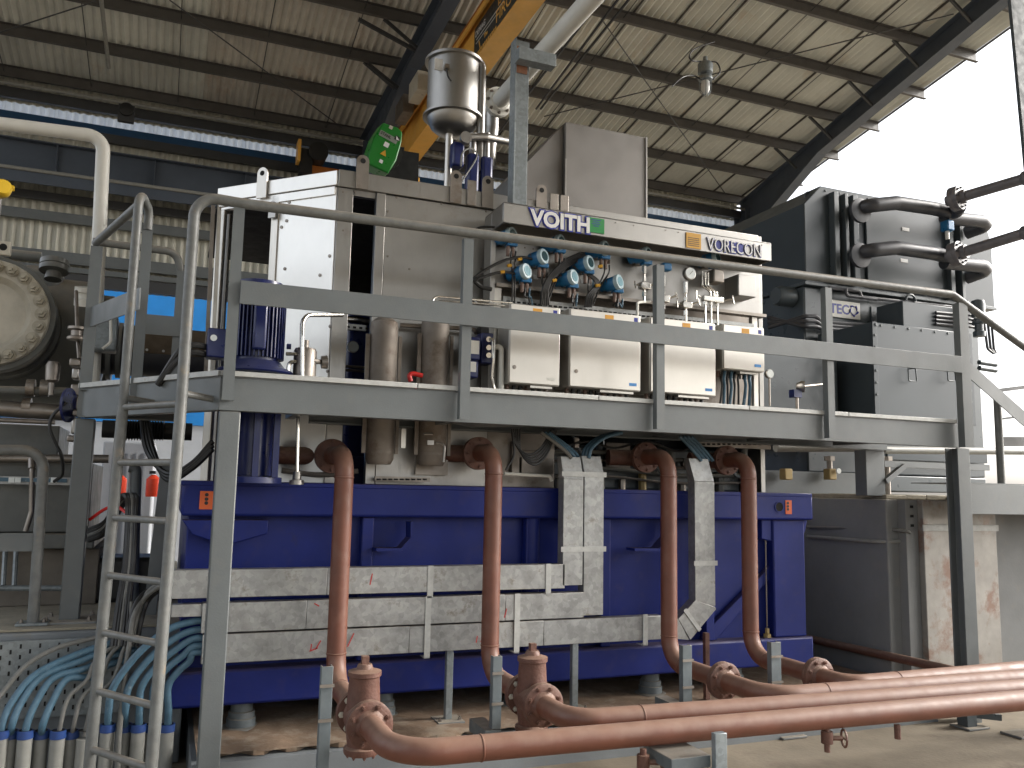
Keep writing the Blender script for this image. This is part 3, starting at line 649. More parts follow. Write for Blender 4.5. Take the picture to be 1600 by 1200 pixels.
# left part: side rail, hoop, back rail
KL = K1 + Vector((.02, 0, 0))
MB().box(KL.x - .03, KL.x + .05, K1.y - .03, K1.y + .005, DZ - .2, 3.70).build('rail_post', grey, Wk)
KB = Vector((.0, K1.y, 0)); MB().box(KB.x - .035, KB.x + .035, K1.y - .03, K1.y - .02, DZ - .1, 3.58).build('rail_post', grey, Wk)
hoop_b = K0 + c2 * .85 + Vector((0.12, .15, 0))
MB().tube(fillet([Vector((KL.x - .02, KL.y, 3.74)), Vector((KB.x - .05, KL.y, 3.73)), Vector((KB.x + .0, KL.y, 3.56))], .1), .03, 12).build('back_rail', tubegrey, Wk)
hx = st1 + c2n * 0
pt = PY(232, 345, K0.y + .75)
MB().tube(fillet([Vector((st1.x, st1.y, 2.45)), Vector((st1.x, st1.y, 3.92)), Vector((pt.x, pt.y, 3.86)), Vector((pt.x, pt.y, 3.72))], .1, 8), .03, 14).build('ladder_hoop', tubegrey, Wk)
MB().box(pt.x - .035, pt.x + .035, pt.y - .01, pt.y + .01, 2.45, 3.75).build('rail_post', grey, Wk)
MB().tube(fillet([Vector((KL.x, KL.y, 3.73)), Vector((st1.x, st1.y + .03, 3.82))], .05), .03, 12).build('side_rail', tubegrey, Wk)
zm0, zm1 = PY(600, 500, YF).z, PY(600, 466, YF).z
MB().bar(Vector((KL.x, KL.y, (zm0 + zm1) / 2)), Vector((st1.x + .05, st1.y + .05, (zm0 + zm1) / 2 + .02)), .01, zm1 - zm0).build('side_mid_rail', grey, Wk)
MB().box(pt.x, KB.x + .04, K1.y - .045, K1.y - .035, zm0 - .02, zm1 - .02).build('back_mid_rail', grey, Wk)
# caged ladder
L_ = thing('access_ladder', 'grey tubular steel ladder leaning against the left end of the walkway', 'ladder', tuple(st1))
lean = Vector((-.0, -.02, 0))
for s_ in (st0, st1): MB().tube([s_ + Vector((-.03, -.1, 0)), s_ + Vector((0, 0, 2.449))], .035, 14).build('stile', tubegrey, L_)
for py in (631, 722, 812, 905, 997, 1090, 1182):
    z = PY(215, py, 5.75).z; f_ = max(0, 1 - z / 2.45)
    MB().tube([st0 + Vector((-.03, -.1, 0)) * f_ + Vector((0, 0, z)), st1 + Vector((-.03, -.1, 0)) * f_ + Vector((0, 0, z))], .022, 12).build('rung', tubegrey, L_)
for s_ in (st0, st1): MB().tube([s_ + Vector((0, 0, 2.5)), s_ - c2n * .2 + Vector((.05, 0, 2.48))], .022, 10).build('wall_bracket', tubegrey, L_)
# landing at the right
LD = thing('lower_landing', 'grey steel landing beam with stair rails at the right edge', 'landing', (xr, 5.6, 0))
lz1, lz0 = PY(1560, 757, YF).z, PY(1560, 804, YF).z
MB().sweep([(0, 0), (.07, 0), (.07, .01), (.01, .01), (.01, lz1 - lz0 - .01), (.07, lz1 - lz0 - .01), (.07, lz1 - lz0), (0, lz1 - lz0)], (xr + .155, YF + .02, lz0), (12, YF + .02, lz0), (0, 1, 0), (0, 0, 1)).build('landing_beam', grey, LD, bev=.003)
MB().box(xr + .155, 12, YF + .03, 6.28, lz1 + .002, lz1 + .01).build('landing_plate', grey, LD)
pz = PY(1559, 640, YF + .1)
MB().tube([(pz.x, pz.y, lz1), (pz.x, pz.y, 2.95)], .035, 12).build('newel_post', tubegrey, LD)
for py0, py1, hh in ((610, 600, .035), (655, 645, .02), (690, 690, .09)): MB().bar(PY(1561, py0, YF + .1), PY(1640, py1, YF + .1), .02, hh).build('stair_rail', darksteel, LD)
# support pillar on the pedestal edge with bracket
SP = thing('walkway_pillar', 'short grey steel pillar standing on the pedestal under the walkway', 'pillar', (6.3, 6.5, 1.93))
a, b = PY(1353, 720, 6.42), PY(1382, 720, 6.42); yy = 6.42
MB().box(a.x, b.x, yy, yy + .15, 1.96, BZ).build('shaft', grey, SP, bev=.005)
zb_ = PY(1440, 722, yy).z; MB().box(b.x + .003, PY(1530, 720, yy).x + .15, yy, yy + .07, zb_ - .06, zb_).build('bracket_arm', grey, SP)
MB().bar(PY(1383, 752, yy), PY(1412, 728, yy), .05, .05).build('bracket_strut', grey, SP)
# ================================================================== CONTROL RACK ON THE ENCLOSURE FRONT
RK = thing('control_rack', 'stainless control rack with a lettered canopy, instrument plate and perforated tray', 'control rack', (2.35, 6.0, 2.66))
cz1 = PY(787, 317, 6.0).z + .01; cz0 = cz1 - .165; cx0, cx1 = PY(787, 330, 6.0).x, PY(1205, 388, 6.0).x
MB().box(cx0, cx1, 6.0, 6.02, cz0, cz1).box(cx0, cx1, 6.0, 6.42, cz1 - .012, cz1 + .002).box(cx0, cx0 + .012, 6.02, 6.42, cz0, cz1 - .012).box(cx1 - .012, cx1, 6.02, 6.42, cz0, cz1 - .012).build('canopy', steel, RK, bev=.003)
px0, px1 = PY(771, 400, 6.33).x, PY(1187, 440, 6.33).x
pzb = PY(772, 447, 6.33).z
MB().box(px0, px1, 6.33, 6.36, pzb, cz1 - .02).build('instrument_plate', steel, RK, bev=.003)
MB().box(px0, px1, 6.24, 6.33, pzb - .02, pzb + .008).build('plate_fold', steeld, RK)
MB().box(px0 - .05, px0 - .006, 6.26, 6.42, 2.66, cz1 - .02).build('side_frame', steel, RK, bev=.003)
for px in (776, 1177): x = PY(px, 500, 6.3).x; MB().box(x - .03, x + .03, 6.28, 6.33, 2.66, pzb - .022).build('rack_leg', steelw, RK, bev=.003)
tz = PY(790, 470, 6.28).z
tr = MB().box(px0 + .07, px1 - .12, 6.27, 6.275, tz - .055, tz + .035).build('perforated_tray', galv, RK)
src = None
for i in range(52):
    x = px0 + .1 + i * .047
    if x > px1 - .15: break
    m_ = MB().box(x, x + .028, 6.264, 6.27, tz - .012, tz + .002).build('tray_slot', blkm, tr)
    m2 = MB().box(x + .02, x + .048, 6.264, 6.27, tz - .045, tz - .031).build('tray_slot', blkm, tr) if i % 1 == 0 else None
MB().box(px0 + .07, px1 - .12, 6.29, 6.31, 2.66, tz - .06).build('mounting_backing', steeld, RK)
# letters
def plateline(px, py, Y=5.998): return PY(px, py, Y)
a = PY(829, 351, 5.998)
hV = .142
XD = (1, 0, 0); ZD = (0, 0, 1)
text('voith_outline', 'VOITH', .178, navy, (a.x, 5.996, cz0 + .012), XD, ZD, RK, off=.017, ext=.002, sx=.99)
text('voith_letters', 'VOITH', .178, whited, (a.x, 5.990, cz0 + .012), XD, ZD, RK, off=.006, ext=.002, sx=.99)
g0, g1 = PY(918, 349, 5.996), PY(944, 358, 5.996)
s_ = MB().box(g0.x, g1.x, 5.992, 5.998, cz0 + .02, cz0 + .145).build('green_sticker', greenl, RK)
for i, wd in enumerate((.09, .06, .08, .05)): MB().box((g0.x + g1.x) / 2 - wd / 2, (g0.x + g1.x) / 2 + wd / 2, 5.9905, 5.992, cz0 + .125 - i * .017, cz0 + .131 - i * .017).build('text_line', navy, s_)
g0, g1 = PY(1072, 370, 5.996), PY(1095, 370, 5.996)
s_ = MB().box(g0.x, g1.x, 5.992, 5.998, cz0 + .01, cz0 + .145).build('warning_label', ylab, RK)
for i in range(5): MB().box(g0.x + .015, g1.x - .02, 5.9905, 5.992, cz0 + .03 + i * .017, cz0 + .035 + i * .017).build('text_line', blk, s_)
a = PY(1104, 388, 5.998); b = PY(1175, 392, 5.998)
text('vorecon_shadow', 'VORECON', .16, navy, (a.x + .006, 5.997, cz0 + .018), XD, ZD, RK, off=.005, ext=.001, sx=.75)
text('vorecon_letters', 'VORECON', .16, whited, (a.x, 5.990, cz0 + .02), XD, ZD, RK, off=-.001, ext=.003, sx=.75)
for px, w_ in ((1123, .05), (1141, .03), (1150, .04), (1158, .045)):
    p = PY(px, 380, 5.9975); MB().box(p.x - w_ / 2, p.x + w_ / 2, 5.9965, 5.9985, cz0 + .03, cz0 + .125).build('letter_fill', navy, RK)
for px in (835, 880, 962, 990, 1040, 1060, 1190): p = PY(px, 350, 6); MB().lathe((p.x, 5.999, cz1 - .03), FRONT, [(.006, 0), (.005, .004)], 8).build('rivet', steeld, RK)

# ---- pressure transmitters
def transmitter(px, py, Y, label, face=glassm, gland=True, name='pressure_transmitter'):
    c = PY(px, py, Y); t = thing(name, label, 'transmitter', tuple(c), 'blue pressure transmitters on the instrument plate')
    r = .062
    ax = Vector((-.5, .85, -.12)).normalized()
    MB().lathe(c + ax * .03, ax, [(r * .9, 0), (r * .95, .02), (r * .95, .1), (r * .7, .12), (r * .7, .16)], 22).build('housing', txblue, t)
    MB().lathe(c, ax, [(r * .7, .0), (r * .98, .0), (r * 1.06, .008), (r * 1.06, .034), (r * .9, .036)], 26).build('cover_ring', txring, t)
    MB().lathe(c - ax * .003, ax, [(r * .66, 0), (r * .66, .012)], 22).build('display_glass', face, t)
    MB().box(c.x - .03, c.x + .055, c.y + .03, c.y + .11, c.z - .085, c.z - .05).build('neck_collar', txblue, t, bev=.006)
    MB().cyl(c + Vector((-.05, .07, 0)), c + Vector((-.1, .07, .0)), .02, n=10).build('cable_gland', brown, t)
    if gland:
        for dx in (-.016, .026): MB().cyl(c + Vector((dx, .07, -.08)), c + Vector((dx, .07, -.165)), .016, n=10).build('cable_gland', brown, t)
    MB().box(c.x - .035, c.x + .035, c.y + .14, 6.328, c.z - .06, c.z + .03).build('mounting_bracket', steeld, t)
    return t
TX = [(802, 366, 'leftmost transmitter of the top row, just under the canopy end', glassm), (878, 377, 'transmitter of the top row below the letters VOITH', glassm),
      (948, 387, 'transmitter of the top row right of the green sticker', glassm), (851, 400, 'dark faced transmitter of the middle row, left one', glassm),
      (824, 423, 'pale faced transmitter lowest at the left of the plate', glassl), (923, 410, 'dark faced transmitter of the middle row, right one', glassm),
      (898, 432, 'pale faced transmitter low between the two black cable bundles', glassl), (969, 440, 'pale faced transmitter lowest at the right of the group of eight', glassl)]
for px, py, lab, fc in TX: transmitter(px, py, 6.14, 'blue ' + lab, fc)
def manifold(t, c, side=1):
    """valve manifold with little tee handles below an instrument"""
    MB().cyl(c + Vector((0, .08, -.06)), c + Vector((0, .08, -.16)), .022, n=6).cyl(c + Vector((0, .08, -.16)), c + Vector((0, .08, -.42)), .011, n=8).build('stem', fitting, t)
    MB().box(c.x - .045, c.x + .045, c.y + .04, c.y + .11, c.z - .3, c.z - .24).build('manifold_block', fitting, t, bev=.005)
    MB().cyl(c + Vector((0, .08, -.32)), c + Vector((0, .08, -.36)), .02, n=6).build('nut', fitting, t)
    MB().cyl(c + Vector((0, .08, -.2)), c + Vector((0, .08, -.23)), .02, n=6).build('nut', fitting, t)
    for s_ in (-1, 1):
        h = MB().cyl(c + Vector((s_ * .045, .07, -.265)), c + Vector((s_ * .11, .05, -.255 + .02 * s_)), .008, n=8).build('spindle', fitting, t)
        MB().cyl(c + Vector((s_ * .11, .05, -.225 + .02 * s_)), c + Vector((s_ * .115, .03, -.29 + .02 * s_)), .006, n=8).build('tee_handle', fitting, t)
for px, py, lab, mf in ((1014, 396, 'blue transmitter above a tee handled valve, left of the middle rail post', True), (1122, 402, 'blue transmitter furthest right, under the letters VORECON', False)):
    t = transmitter(px, py, 6.12, lab, glassm, gland=False); c = PY(px, py, 6.12)
    if mf: manifold(t, c)
    else:
        MB().box(c.x - .03, c.x + .08, c.y + .02, c.y + .15, c.z - .22, c.z - .1).build('cell_body', steeld, t, bev=.01)
        for dx in (-.07, -.03, .0): MB().tube(fillet([c + Vector((dx - .06, .06, -.13)), c + Vector((dx - .06, .06, -.26)), c + Vector((dx + .02, .05, -.31)), c + Vector((dx + .02, .05, -.36))], .03), .009, 8).build('impulse_line', fitting, t)
        MB().box(c.x - .13, c.x + .08, c.y + .03, c.y + .08, c.z - .4, c.z - .35).build('manifold_block', fitting, t, bev=.005)
        for dx in (-.1, -.04, .03): MB().cyl(c + Vector((dx, .06, -.4)), c + Vector((dx, .06, -.62)), .009, n=8).cyl(c + Vector((dx, .06, -.4)), c + Vector((dx, .06, -.43)), .018, n=6).build('impulse_line', fitting, t)
        for dx in (-.14, .1): MB().cyl(c + Vector((dx, .05, -.37)), c + Vector((dx + math.copysign(.07, dx), .03, -.36)), .007, n=8).cyl(c + Vector((dx + math.copysign(.07, dx), .03, -.32)), c + Vector((dx + math.copysign(.08, dx), .02, -.4)), .006, n=8).build('tee_handle', fitting, t)
c = PY(1044, 417, 6.14); t = thing('temperature_head', 'small blue sensor head on a valve right of the middle rail post', 'sensor', tuple(c))
MB().box(c.x - .045, c.x + .045, c.y, c.y + .08, c.z - .03, c.z + .04).build('sensor_head', txblue, t, bev=.015); manifold(t, c)
c = PY(1079, 427, 6.1); t = thing('pressure_gauge', 'round white dial pressure gauge on the instrument plate above a tee handled valve', 'gauge', tuple(c))
MB().lathe(c, (0, 1, 0), [(.052, 0), (.058, .004), (.058, .04), (.04, .05)], 26).build('case', steel, t)
d_ = MB().lathe(c + Vector((0, -.003, 0)), (0, 1, 0), [(.049, 0), (.049, .004)], 24).build('dial', dial, t)
MB().bar(c + Vector((-.012, -.006, -.012)), c + Vector((.02, -.006, .022)), .004, .002).build('needle', blk, d_)
manifold(t, c)
jb = PY(1166, 450, 6.12); q = PY(1142, 450, 6.33)
B_ = thing('instrument_box', 'small blank stainless box at the right end of the instrument plate', 'box', (jb.x, 6.1, jb.z))
b0, b1 = PY(1153, 428, 6.14), PY(1181, 465, 6.14)
MB().box(b0.x, b1.x, 6.14, 6.33, b1.z, b0.z).build('box_body', steel, B_, bev=.004)
MB().box(b0.x + .004, b1.x - .004, 6.134, 6.1395, b1.z + .004, b0.z - .004).build('box_lid', steel, B_, bev=.002)
# ---- junction cabinets
orglabw = mat('amber_label', (.62, .3, .03), .5)
def cabinet(x0, x1, y0, y1, label, lock, depth=.26, sx=.0):
    Y = 6.0; a, b = PY(x0, (y0 + y1) / 2, Y), PY(x1, (y0 + y1) / 2, Y); m_ = (x0 + x1) / 2
    z0, z1 = PY(m_, y1, Y).z, PY(m_, y0, Y).z
    t = thing('junction_cabinet', label, 'cabinet', (a.x, Y, z0), 'stainless junction cabinets in a row under the instrument plate')
    MB().box(a.x - .0, b.x, Y + .012, Y + depth, z0, z1).build('cabinet_body', steelw, t, bev=.004)
    d = MB().box(a.x + .004, b.x - .004, Y - .004, Y + .010, z0 + .005, z1 - .005).build('cabinet_door', steelw, t, bev=.004)
    zl = z1 - .05; lx = b.x - (b.x - a.x) * .44
    MB().box(lx - .05, lx + .03, Y - .0055, Y - .0042, zl - .02, zl + .025).build('orange_label', orglabw, t)
    MB().box(b.x - .065, b.x - .03, Y - .0055, Y - .0042, zl - .01, zl + .025).build('dark_label', navy, t)
    if lock:
        for xx, zf in lock:
            MB().lathe((a.x + (b.x - a.x) * xx, Y - .004, z0 + (z1 - z0) * zf), FRONT, [(.016, 0), (.016, .004), (.008, .005)], 12).build('lock', steeld, t)
    MB().box(b.x - .11, b.x - .04, Y - .0055, Y - .0042, z0 + .04, z0 + .065).build('maker_label', bluelab if x0 > 880 else white, t)
    MB().box(a.x + (b.x - a.x) * .45, b.x - .05, Y + .03, Y + .1, z0 - .022, z0 - .004).build('bottom_flange', steelw, t)
    n = int((b.x - a.x) / .055)
    for i in range(n): MB().cyl((a.x + .04 + i * .055, Y + .13, z0 - .002), (a.x + .04 + i * .055, Y + .13, z0 - .055), .017, n=8).build('gland', blk if i % 3 else brown, t)
    return a, b, z0, z1
cabinet(796, 875, 477, 601, 'leftmost stainless junction cabinet, narrow, with a white sticker bottom right', [(.1, .2)])
cabinet(890, 1001, 487, 608, 'wide stainless junction cabinet right of the narrow one, with a small lock at the left', [(.09, .2), (.06, .17)][:1])
cabinet(1016, 1118, 500, 616, 'wide stainless junction cabinet behind the middle rail post', [(.1, .2)])
cabinet(1130, 1194, 509, 579, 'smallest stainless junction cabinet, rightmost and shortest, cables hanging below', None)
# cables below the small cabinet
CBN = thing('cable_bundle', 'row of black and blue cables hanging below the smallest cabinet', 'cable bundle', tuple(PY(1145, 640, 6.1)))
for i, (px, m_) in enumerate(((1126, blk), (1130, cableblue), (1135, blk), (1141, cableblue), (1146, blk), (1152, blk), (1163, cableblue), (1170, cableblue))):
    MB().tube(smoothp([PY(*q) for q in [(px + 3, 578, 6.1), (px + 1, 592, 6.08), (px + 2, 606, 6.1), (px + (i % 3 - 1) * 2, 640, 6.12)]]), .014 if m_ is cableblue else .01, 8).build('cable', m_, CBN)
hl = MB().box(PY(1176, 600, 6.1).x, PY(1182, 600, 6.1).x, 6.08, 6.12, 2.66, 3.05).build('slotted_strut', steelw); tag(hl, 'slotted vertical strut at the right of the hanging cables', 'strut')
# black cable bundles in front of the instrument plate
def bundle(lab, cat, strands):
    t = thing('cable_bundle', lab, cat, tuple(PY(*strands[0][0][0])), 'cables looping across the instrument plate')
    for pts, r, m in strands: MB().tube(smoothp([PY(*q) for q in pts]), r, 8).build('strand', m, t)
bundle('two black cables arching left from the transmitters round the plate edge', 'cable bundle', [([(tx - 13, ty + 6, 6.2), (tx - 40, ty + 2, 6.17), (tx - 75, ty + 12, 6.17), (736, 440 + i * 4, 6.2), (740, 470, 6.25), (765, 482, 6.28)], .012, blk) for i, (tx, ty) in enumerate(((851, 400), (824, 423)))] + [([(768, 452, 6.2), (752, 448, 6.2), (742, 440, 6.2)], .018, blk), ([(775, 355, 6.2), (752, 355, 6.22), (738, 362, 6.25)], .01, blk)])
for (tx, ty, ex), lab in zip(((802, 366, 800), (824, 423, 828), (851, 400, 846), (878, 377, 850), (898, 432, 896), (923, 410, 915), (948, 387, 922), (969, 440, 958)),
    ('from the leftmost transmitter of the top row', 'from the lowest transmitter at the left', 'from the left dark faced transmitter of the middle row', 'from the transmitter below the letters VOITH', 'from the low transmitter between the thick bundles', 'from the right dark faced transmitter in the middle row', 'from the transmitter right of the green sticker', 'from the lowest transmitter at the right of the eight')):
    bundle('thin cables dropping ' + lab, 'cable', [([(tx - 3 + dx, ty + 27, 6.2), (tx - 4 + dx, ty + 40, 6.19), ((tx + ex) / 2 + dx * .5, (ty + 478) / 2 + 14, 6.2), (ex + dx * .6, 478, 6.24)], .0075, cableblue if dx and ty > 405 else blk) for dx in (0, 7)])
bundle('thick black cable bundle sweeping down between the transmitters left of centre', 'cable bundle', [([(905 + i * 3, 396 + i, 6.24), (882 + i * 3, 408 + i, 6.2), (858 + i * 2, 432, 6.16), (848 + i * 2, 452, 6.15), (845 + i * 3, 476, 6.2)], .011, blk) for i in range(5)])
bundle('black cable bundle dropping into the tray right of centre', 'cable bundle', [([(895 + i * 2, 416, 6.22), (930 + i * 2, 440, 6.19), (918 + i * 3, 462, 6.18), (914 + i * 3, 480, 6.22)], .0095, blk) for i in range(4)])
hose('grey_conduit', [(996, 520, 5.98), (996, 480, 6.1), (998, 473, 6.15), (1016, 471, 6.25)], .012, white, 'thin pale conduit bending into the tray behind the middle post', 'conduit')
# galvanised upright standing on the rack canopy
U = thing('upright_post', 'tall galvanised channel post rising from the canopy with a rusty weld and side arm', 'post', (2.5, 6.35, 4.2))
a, b = PY(798, 200, 6.4), PY(820, 200, 6.4); zt_ = PY(808, 66, 6.4).z
MB().box(a.x, a.x + .012, 6.32, 6.44, cz1, zt_).box(a.x + .0125, b.x, 6.33, 6.345, cz1, zt_ - .02).build('channel', galvp, U, bev=.002)
a2, b2 = PY(822, 95, 6.36), PY(857, 110, 6.36); MB().box(a2.x - .13, b2.x, 6.2, 6.31, b2.z - .04, b2.z + .07).build('side_arm', galvp, U, bev=.003)
MB().box(a.x + .013, b.x - .02, 6.322, 6.33, b2.z - .1, b2.z + .14).build('rusty_weld', mat('rusty_weld', (.2, .09, .05), .8, var=.3, scale=20), U)
# long white pipe overhead ending in a flange, running down into stainless pipe
WP = thing('white_overhead_pipe', 'white painted pipe running from above the camera to a bolted flange behind the post', 'pipe', (3.0, 7, 5.95))
wa, wb = PZ(780, 158, 5.95), PZ(935, -14, 5.95); dv = (wb - wa).normalized()
MB().tube([wa, wb + dv * 7], .085, 20).build('pipe_run', white, WP)
fl = MB().lathe(wa, dv, [(.15, -.03), (.155, -.025), (.155, .0), (.12, .005), (.1, .03)], 28).lathe(wa, -dv, [(.155, .035), (.155, .06), (.09, .065)], 28).build('flange', white, WP)
bolts(fl, wa + dv * .003, dv, .125, .014, .02, 8, steeld)
e0 = wa - dv * .06
MB().tube(fillet([e0, e0 - dv * .14, PY(769, 200, e0.y + .14), PY(765, 235, e0.y + .14), PY(765, 262, e0.y + .14)], .12), [.085] * 1 + [.085] * 0 if False else .07, 18).build('reducer_elbow', steel, WP)
# header tank
c0 = PY(710, 100, 7.2); c1 = PY(710, 187, 7.2)
TK = thing('header_tank', 'round stainless header tank with a dished bottom standing on a pipe above the enclosure', 'tank', (c0.x, 7.2, 4.44))
r = .245; zt_, zb_ = c0.z, c1.z
MB().lathe((c0.x, 7.2, zb_), (0, 0, 1), [(r, 0), (r, zt_ - zb_ - .015), (r + .03, zt_ - zb_ - .014), (r + .03, zt_ - zb_ + .012), (r - .02, zt_ - zb_ + .02)], 40).build('tank_shell', steel, TK)
MB().lathe((c0.x, 7.2, zb_), (0, 0, -1), [(r + .035, -.02), (r + .035, .0), (r - .005, .003), (r - .01, .03), (r - .04, .09), (r * .65, .13), (r * .3, .15), (.04, .155)], 40).build('dished_bottom', steel, TK)
bolts(TK, (c0.x, 7.2, zb_ + .0), (0, 0, 1), r + .02, .008, .008, 24, steeld)
MB().tube([(c0.x - .03, 7.2, zb_ - .15), (c0.x - .03, 7.2, 4.44)], .035, 14).build('drain_pipe', steelw, TK)
sp = c0 + Vector((.235, -.12, 0))
MB().tube(fillet([Vector((sp.x - .13, 7.12, zt_ - .09)), Vector((sp.x - .1, sp.y, zt_ + .02)), Vector((sp.x, sp.y, zt_ + .0)), Vector((sp.x, sp.y, 4.85))], .07), .04, 14).build('side_pipe', steel, TK)
MB().box(c0.x - .17, c0.x - .13, 6.93, 6.99, zt_ - .2, zt_ - .16).build('level_sensor', steeld, TK)
MB().tube(smoothp([(c0.x - .15, 6.95, zt_ - .2), (c0.x - .14, 6.94, zt_ - .27), (c0.x - .1, 6.96, zt_ - .3)]), .008, 6).build('sensor_cable', blk, TK)
MB().box(c0.x - .243, c0.x - .16, 7.02, 7.03, zt_ - .19, zt_ - .08).build('maker_plate', whited, TK)
bm_ = MB()
# blue cylinders and tee piping behind the tank
BC = thing('blue_cylinders', 'pair of upright dark blue hydraulic cylinders under the tank pipes', 'cylinder', (2.5, 7.1, 4.44))
for px, top_ in ((742, 238), (763, 243)):
    p = PY(px, top_, 7.0); MB().box(p.x - .06, p.x + .055, 7.0, 7.12, 4.44, p.z).build('cylinder_body', bluem, BC, bev=.03)
    q = PY(px, 205, 7.0); MB().cyl((p.x, 7.06, p.z), (p.x, 7.06, q.z), .035, n=12).build('riser', steel, BC)
p = PY(717, 240, 7.0); MB().box(p.x - .06, p.x + .05, 6.98, 7.1, p.z - .12, p.z + .11).build('motor_box', bluem, BC, bev=.02)
p = PY(733, 285, 6.9); MB().cyl((p.x - .02, 6.95, 4.44), (p.x - .02, 6.95, 4.52), .06, n=12).build('base', bluem, BC)
MB().tube(fillet([PY(727, 222, 6.95), PY(727, 214, 7.0), PY(760, 214, 7.0), PY(800, 222, 7.1), PY(805, 235, 7.1)], .06), .035, 12).build('cross_pipe', steel, BC)
MB().lathe(PY(727, 216, 6.93), FRONT, [(.055, 0), (.055, .03), (.035, .03)], 16).build('pipe_end', steel, BC)
MB().tube(smoothp([PY(720, 260, 6.9), PY(722, 240, 6.9), PY(735, 232, 6.95), PY(745, 245, 7), PY(722, 283, 6.9)]), .008, 6).build('loop_cable', cablegrey, BC)
MB().tube([PY(765, 262, wa.y + .1), PY(765, 215, 7.06)], .05, 12).build('link_pipe', steel, BC) if False else None
p = PY(765, 170, 8.0)
# ================================================================== FILTERS, ELECTRIC MOTOR AND SMALL FITTINGS BEHIND THE RAIL
for q, (xa, xb, lab) in enumerate(((580, 624, 'left one of two weathered stainless filter housings'), (662, 706, 'right one of two weathered stainless filter housings, next to the blue actuator'))):
    a, b = PY(xa, 600, 6.2), PY(xb, 600, 6.2); rr = (b.x - a.x) / 2; cx_ = (a.x + b.x) / 2
    t = thing('filter_housing', lab, 'filter housing', (cx_, 6.2 + rr, 2.05), 'filter housings')
    z1 = PY(xa + 20, 500, 6.2).z
    MB().lathe((cx_, 6.2 + rr, 2.12), (0, 0, 1), [(rr * .8, 0), (rr, .04), (rr, z1 - 2.12 - .04), (rr * .96, z1 - 2.12), (rr * .5, z1 - 2.08)], 30).build('vessel', filt, t)
    MB().box(a.x - .035, a.x - .004, 6.28, 6.3, 2.2, z1 - .1).build('side_strap', filt, t)
    MB().box(b.x + .004, b.x + .03, 6.28, 6.3, 2.2, z1 - .1).build('side_strap', filt, t)
    MB().lathe((cx_, 6.2 + rr, 2.2), (0, 0, 1), [(rr * 1.02, 0), (rr * 1.02, .02)], 30).build('band', filt, t)
c = PY(653, 590, 6.15)
t = thing('red_valve_handle', 'small red valve handle on the deck between the filter housings', 'valve handle', tuple(c))
MB().tube(smoothp([PY(642, 596, 6.1), PY(640, 587, 6.1), PY(646, 584, 6.1), PY(660, 587, 6.1)]), .018, 10).build('lever', red, t)
MB().box(PY(640, 590, 6.1).x, PY(652, 590, 6.1).x, 6.08, 6.14, 2.64, 2.7).build('valve_base', red, t, bev=.01)
# blue actuator
t = thing('blue_actuator', 'blue actuator box with two white plates beside the cabinets', 'actuator', tuple(PY(745, 590, 6.1)))
rect(729, 526, 751, 562, 6.1, .18).build('upper_box', bluem, t, bev=.012); rect(729, 563, 748, 590, 6.1, .16).build('lower_box', bluem, t, bev=.012)
rect(752, 520, 771, 568, 6.16, .15).build('side_block', bluem, t, bev=.01)
rect(734, 532, 749, 553, 6.094, .005).build('name_plate', white, t, bev=.002); rect(734, 565, 744, 581, 6.094, .005).build('name_plate', white, t, bev=.002)
rect(752, 510, 764, 520, 6.2, .1).build('black_cap', blk, t)
for py in (530, 543, 555):
    MB().cyl(PY(762, py, 6.15), PY(764, py, 6.08), .022, n=8).build('fitting', fitting, t)
MB().tube(fillet([PY(765, 530, 6.08), PY(771, 531, 6.06), PY(771, 560, 6.06)], .03), .014, 8).build('tube', fitting, t)
MB().tube(fillet([PY(771, 560, 6.06), PY(768, 590, 6.08), PY(776, 625, 6.1)], .05), .013, 8).build('tube', fitting, t)
MB().tube(fillet([PY(773, 542, 6.1), PY(783, 542, 6.08), PY(783, 640, 6.08)], .06), .022, 10).build('white_tube', white, t)
MB().tube(fillet([PY(676, 490, 6.1), PY(676, 463, 6.1), PY(800, 473, 6.2)], .05), .009, 8).build('sensing_line', fitting, t)
MB().tube(fillet([PY(680, 492, 6.12), PY(680, 470, 6.12), PY(800, 478, 6.2)], .05), .009, 8).build('sensing_line', fitting, t)
MB().tube(fillet([PY(625, 508, 6.4), PY(740, 514, 6.35), PY(744, 520, 6.3)], .03), .018, 8).build('cross_line', steeld, t)
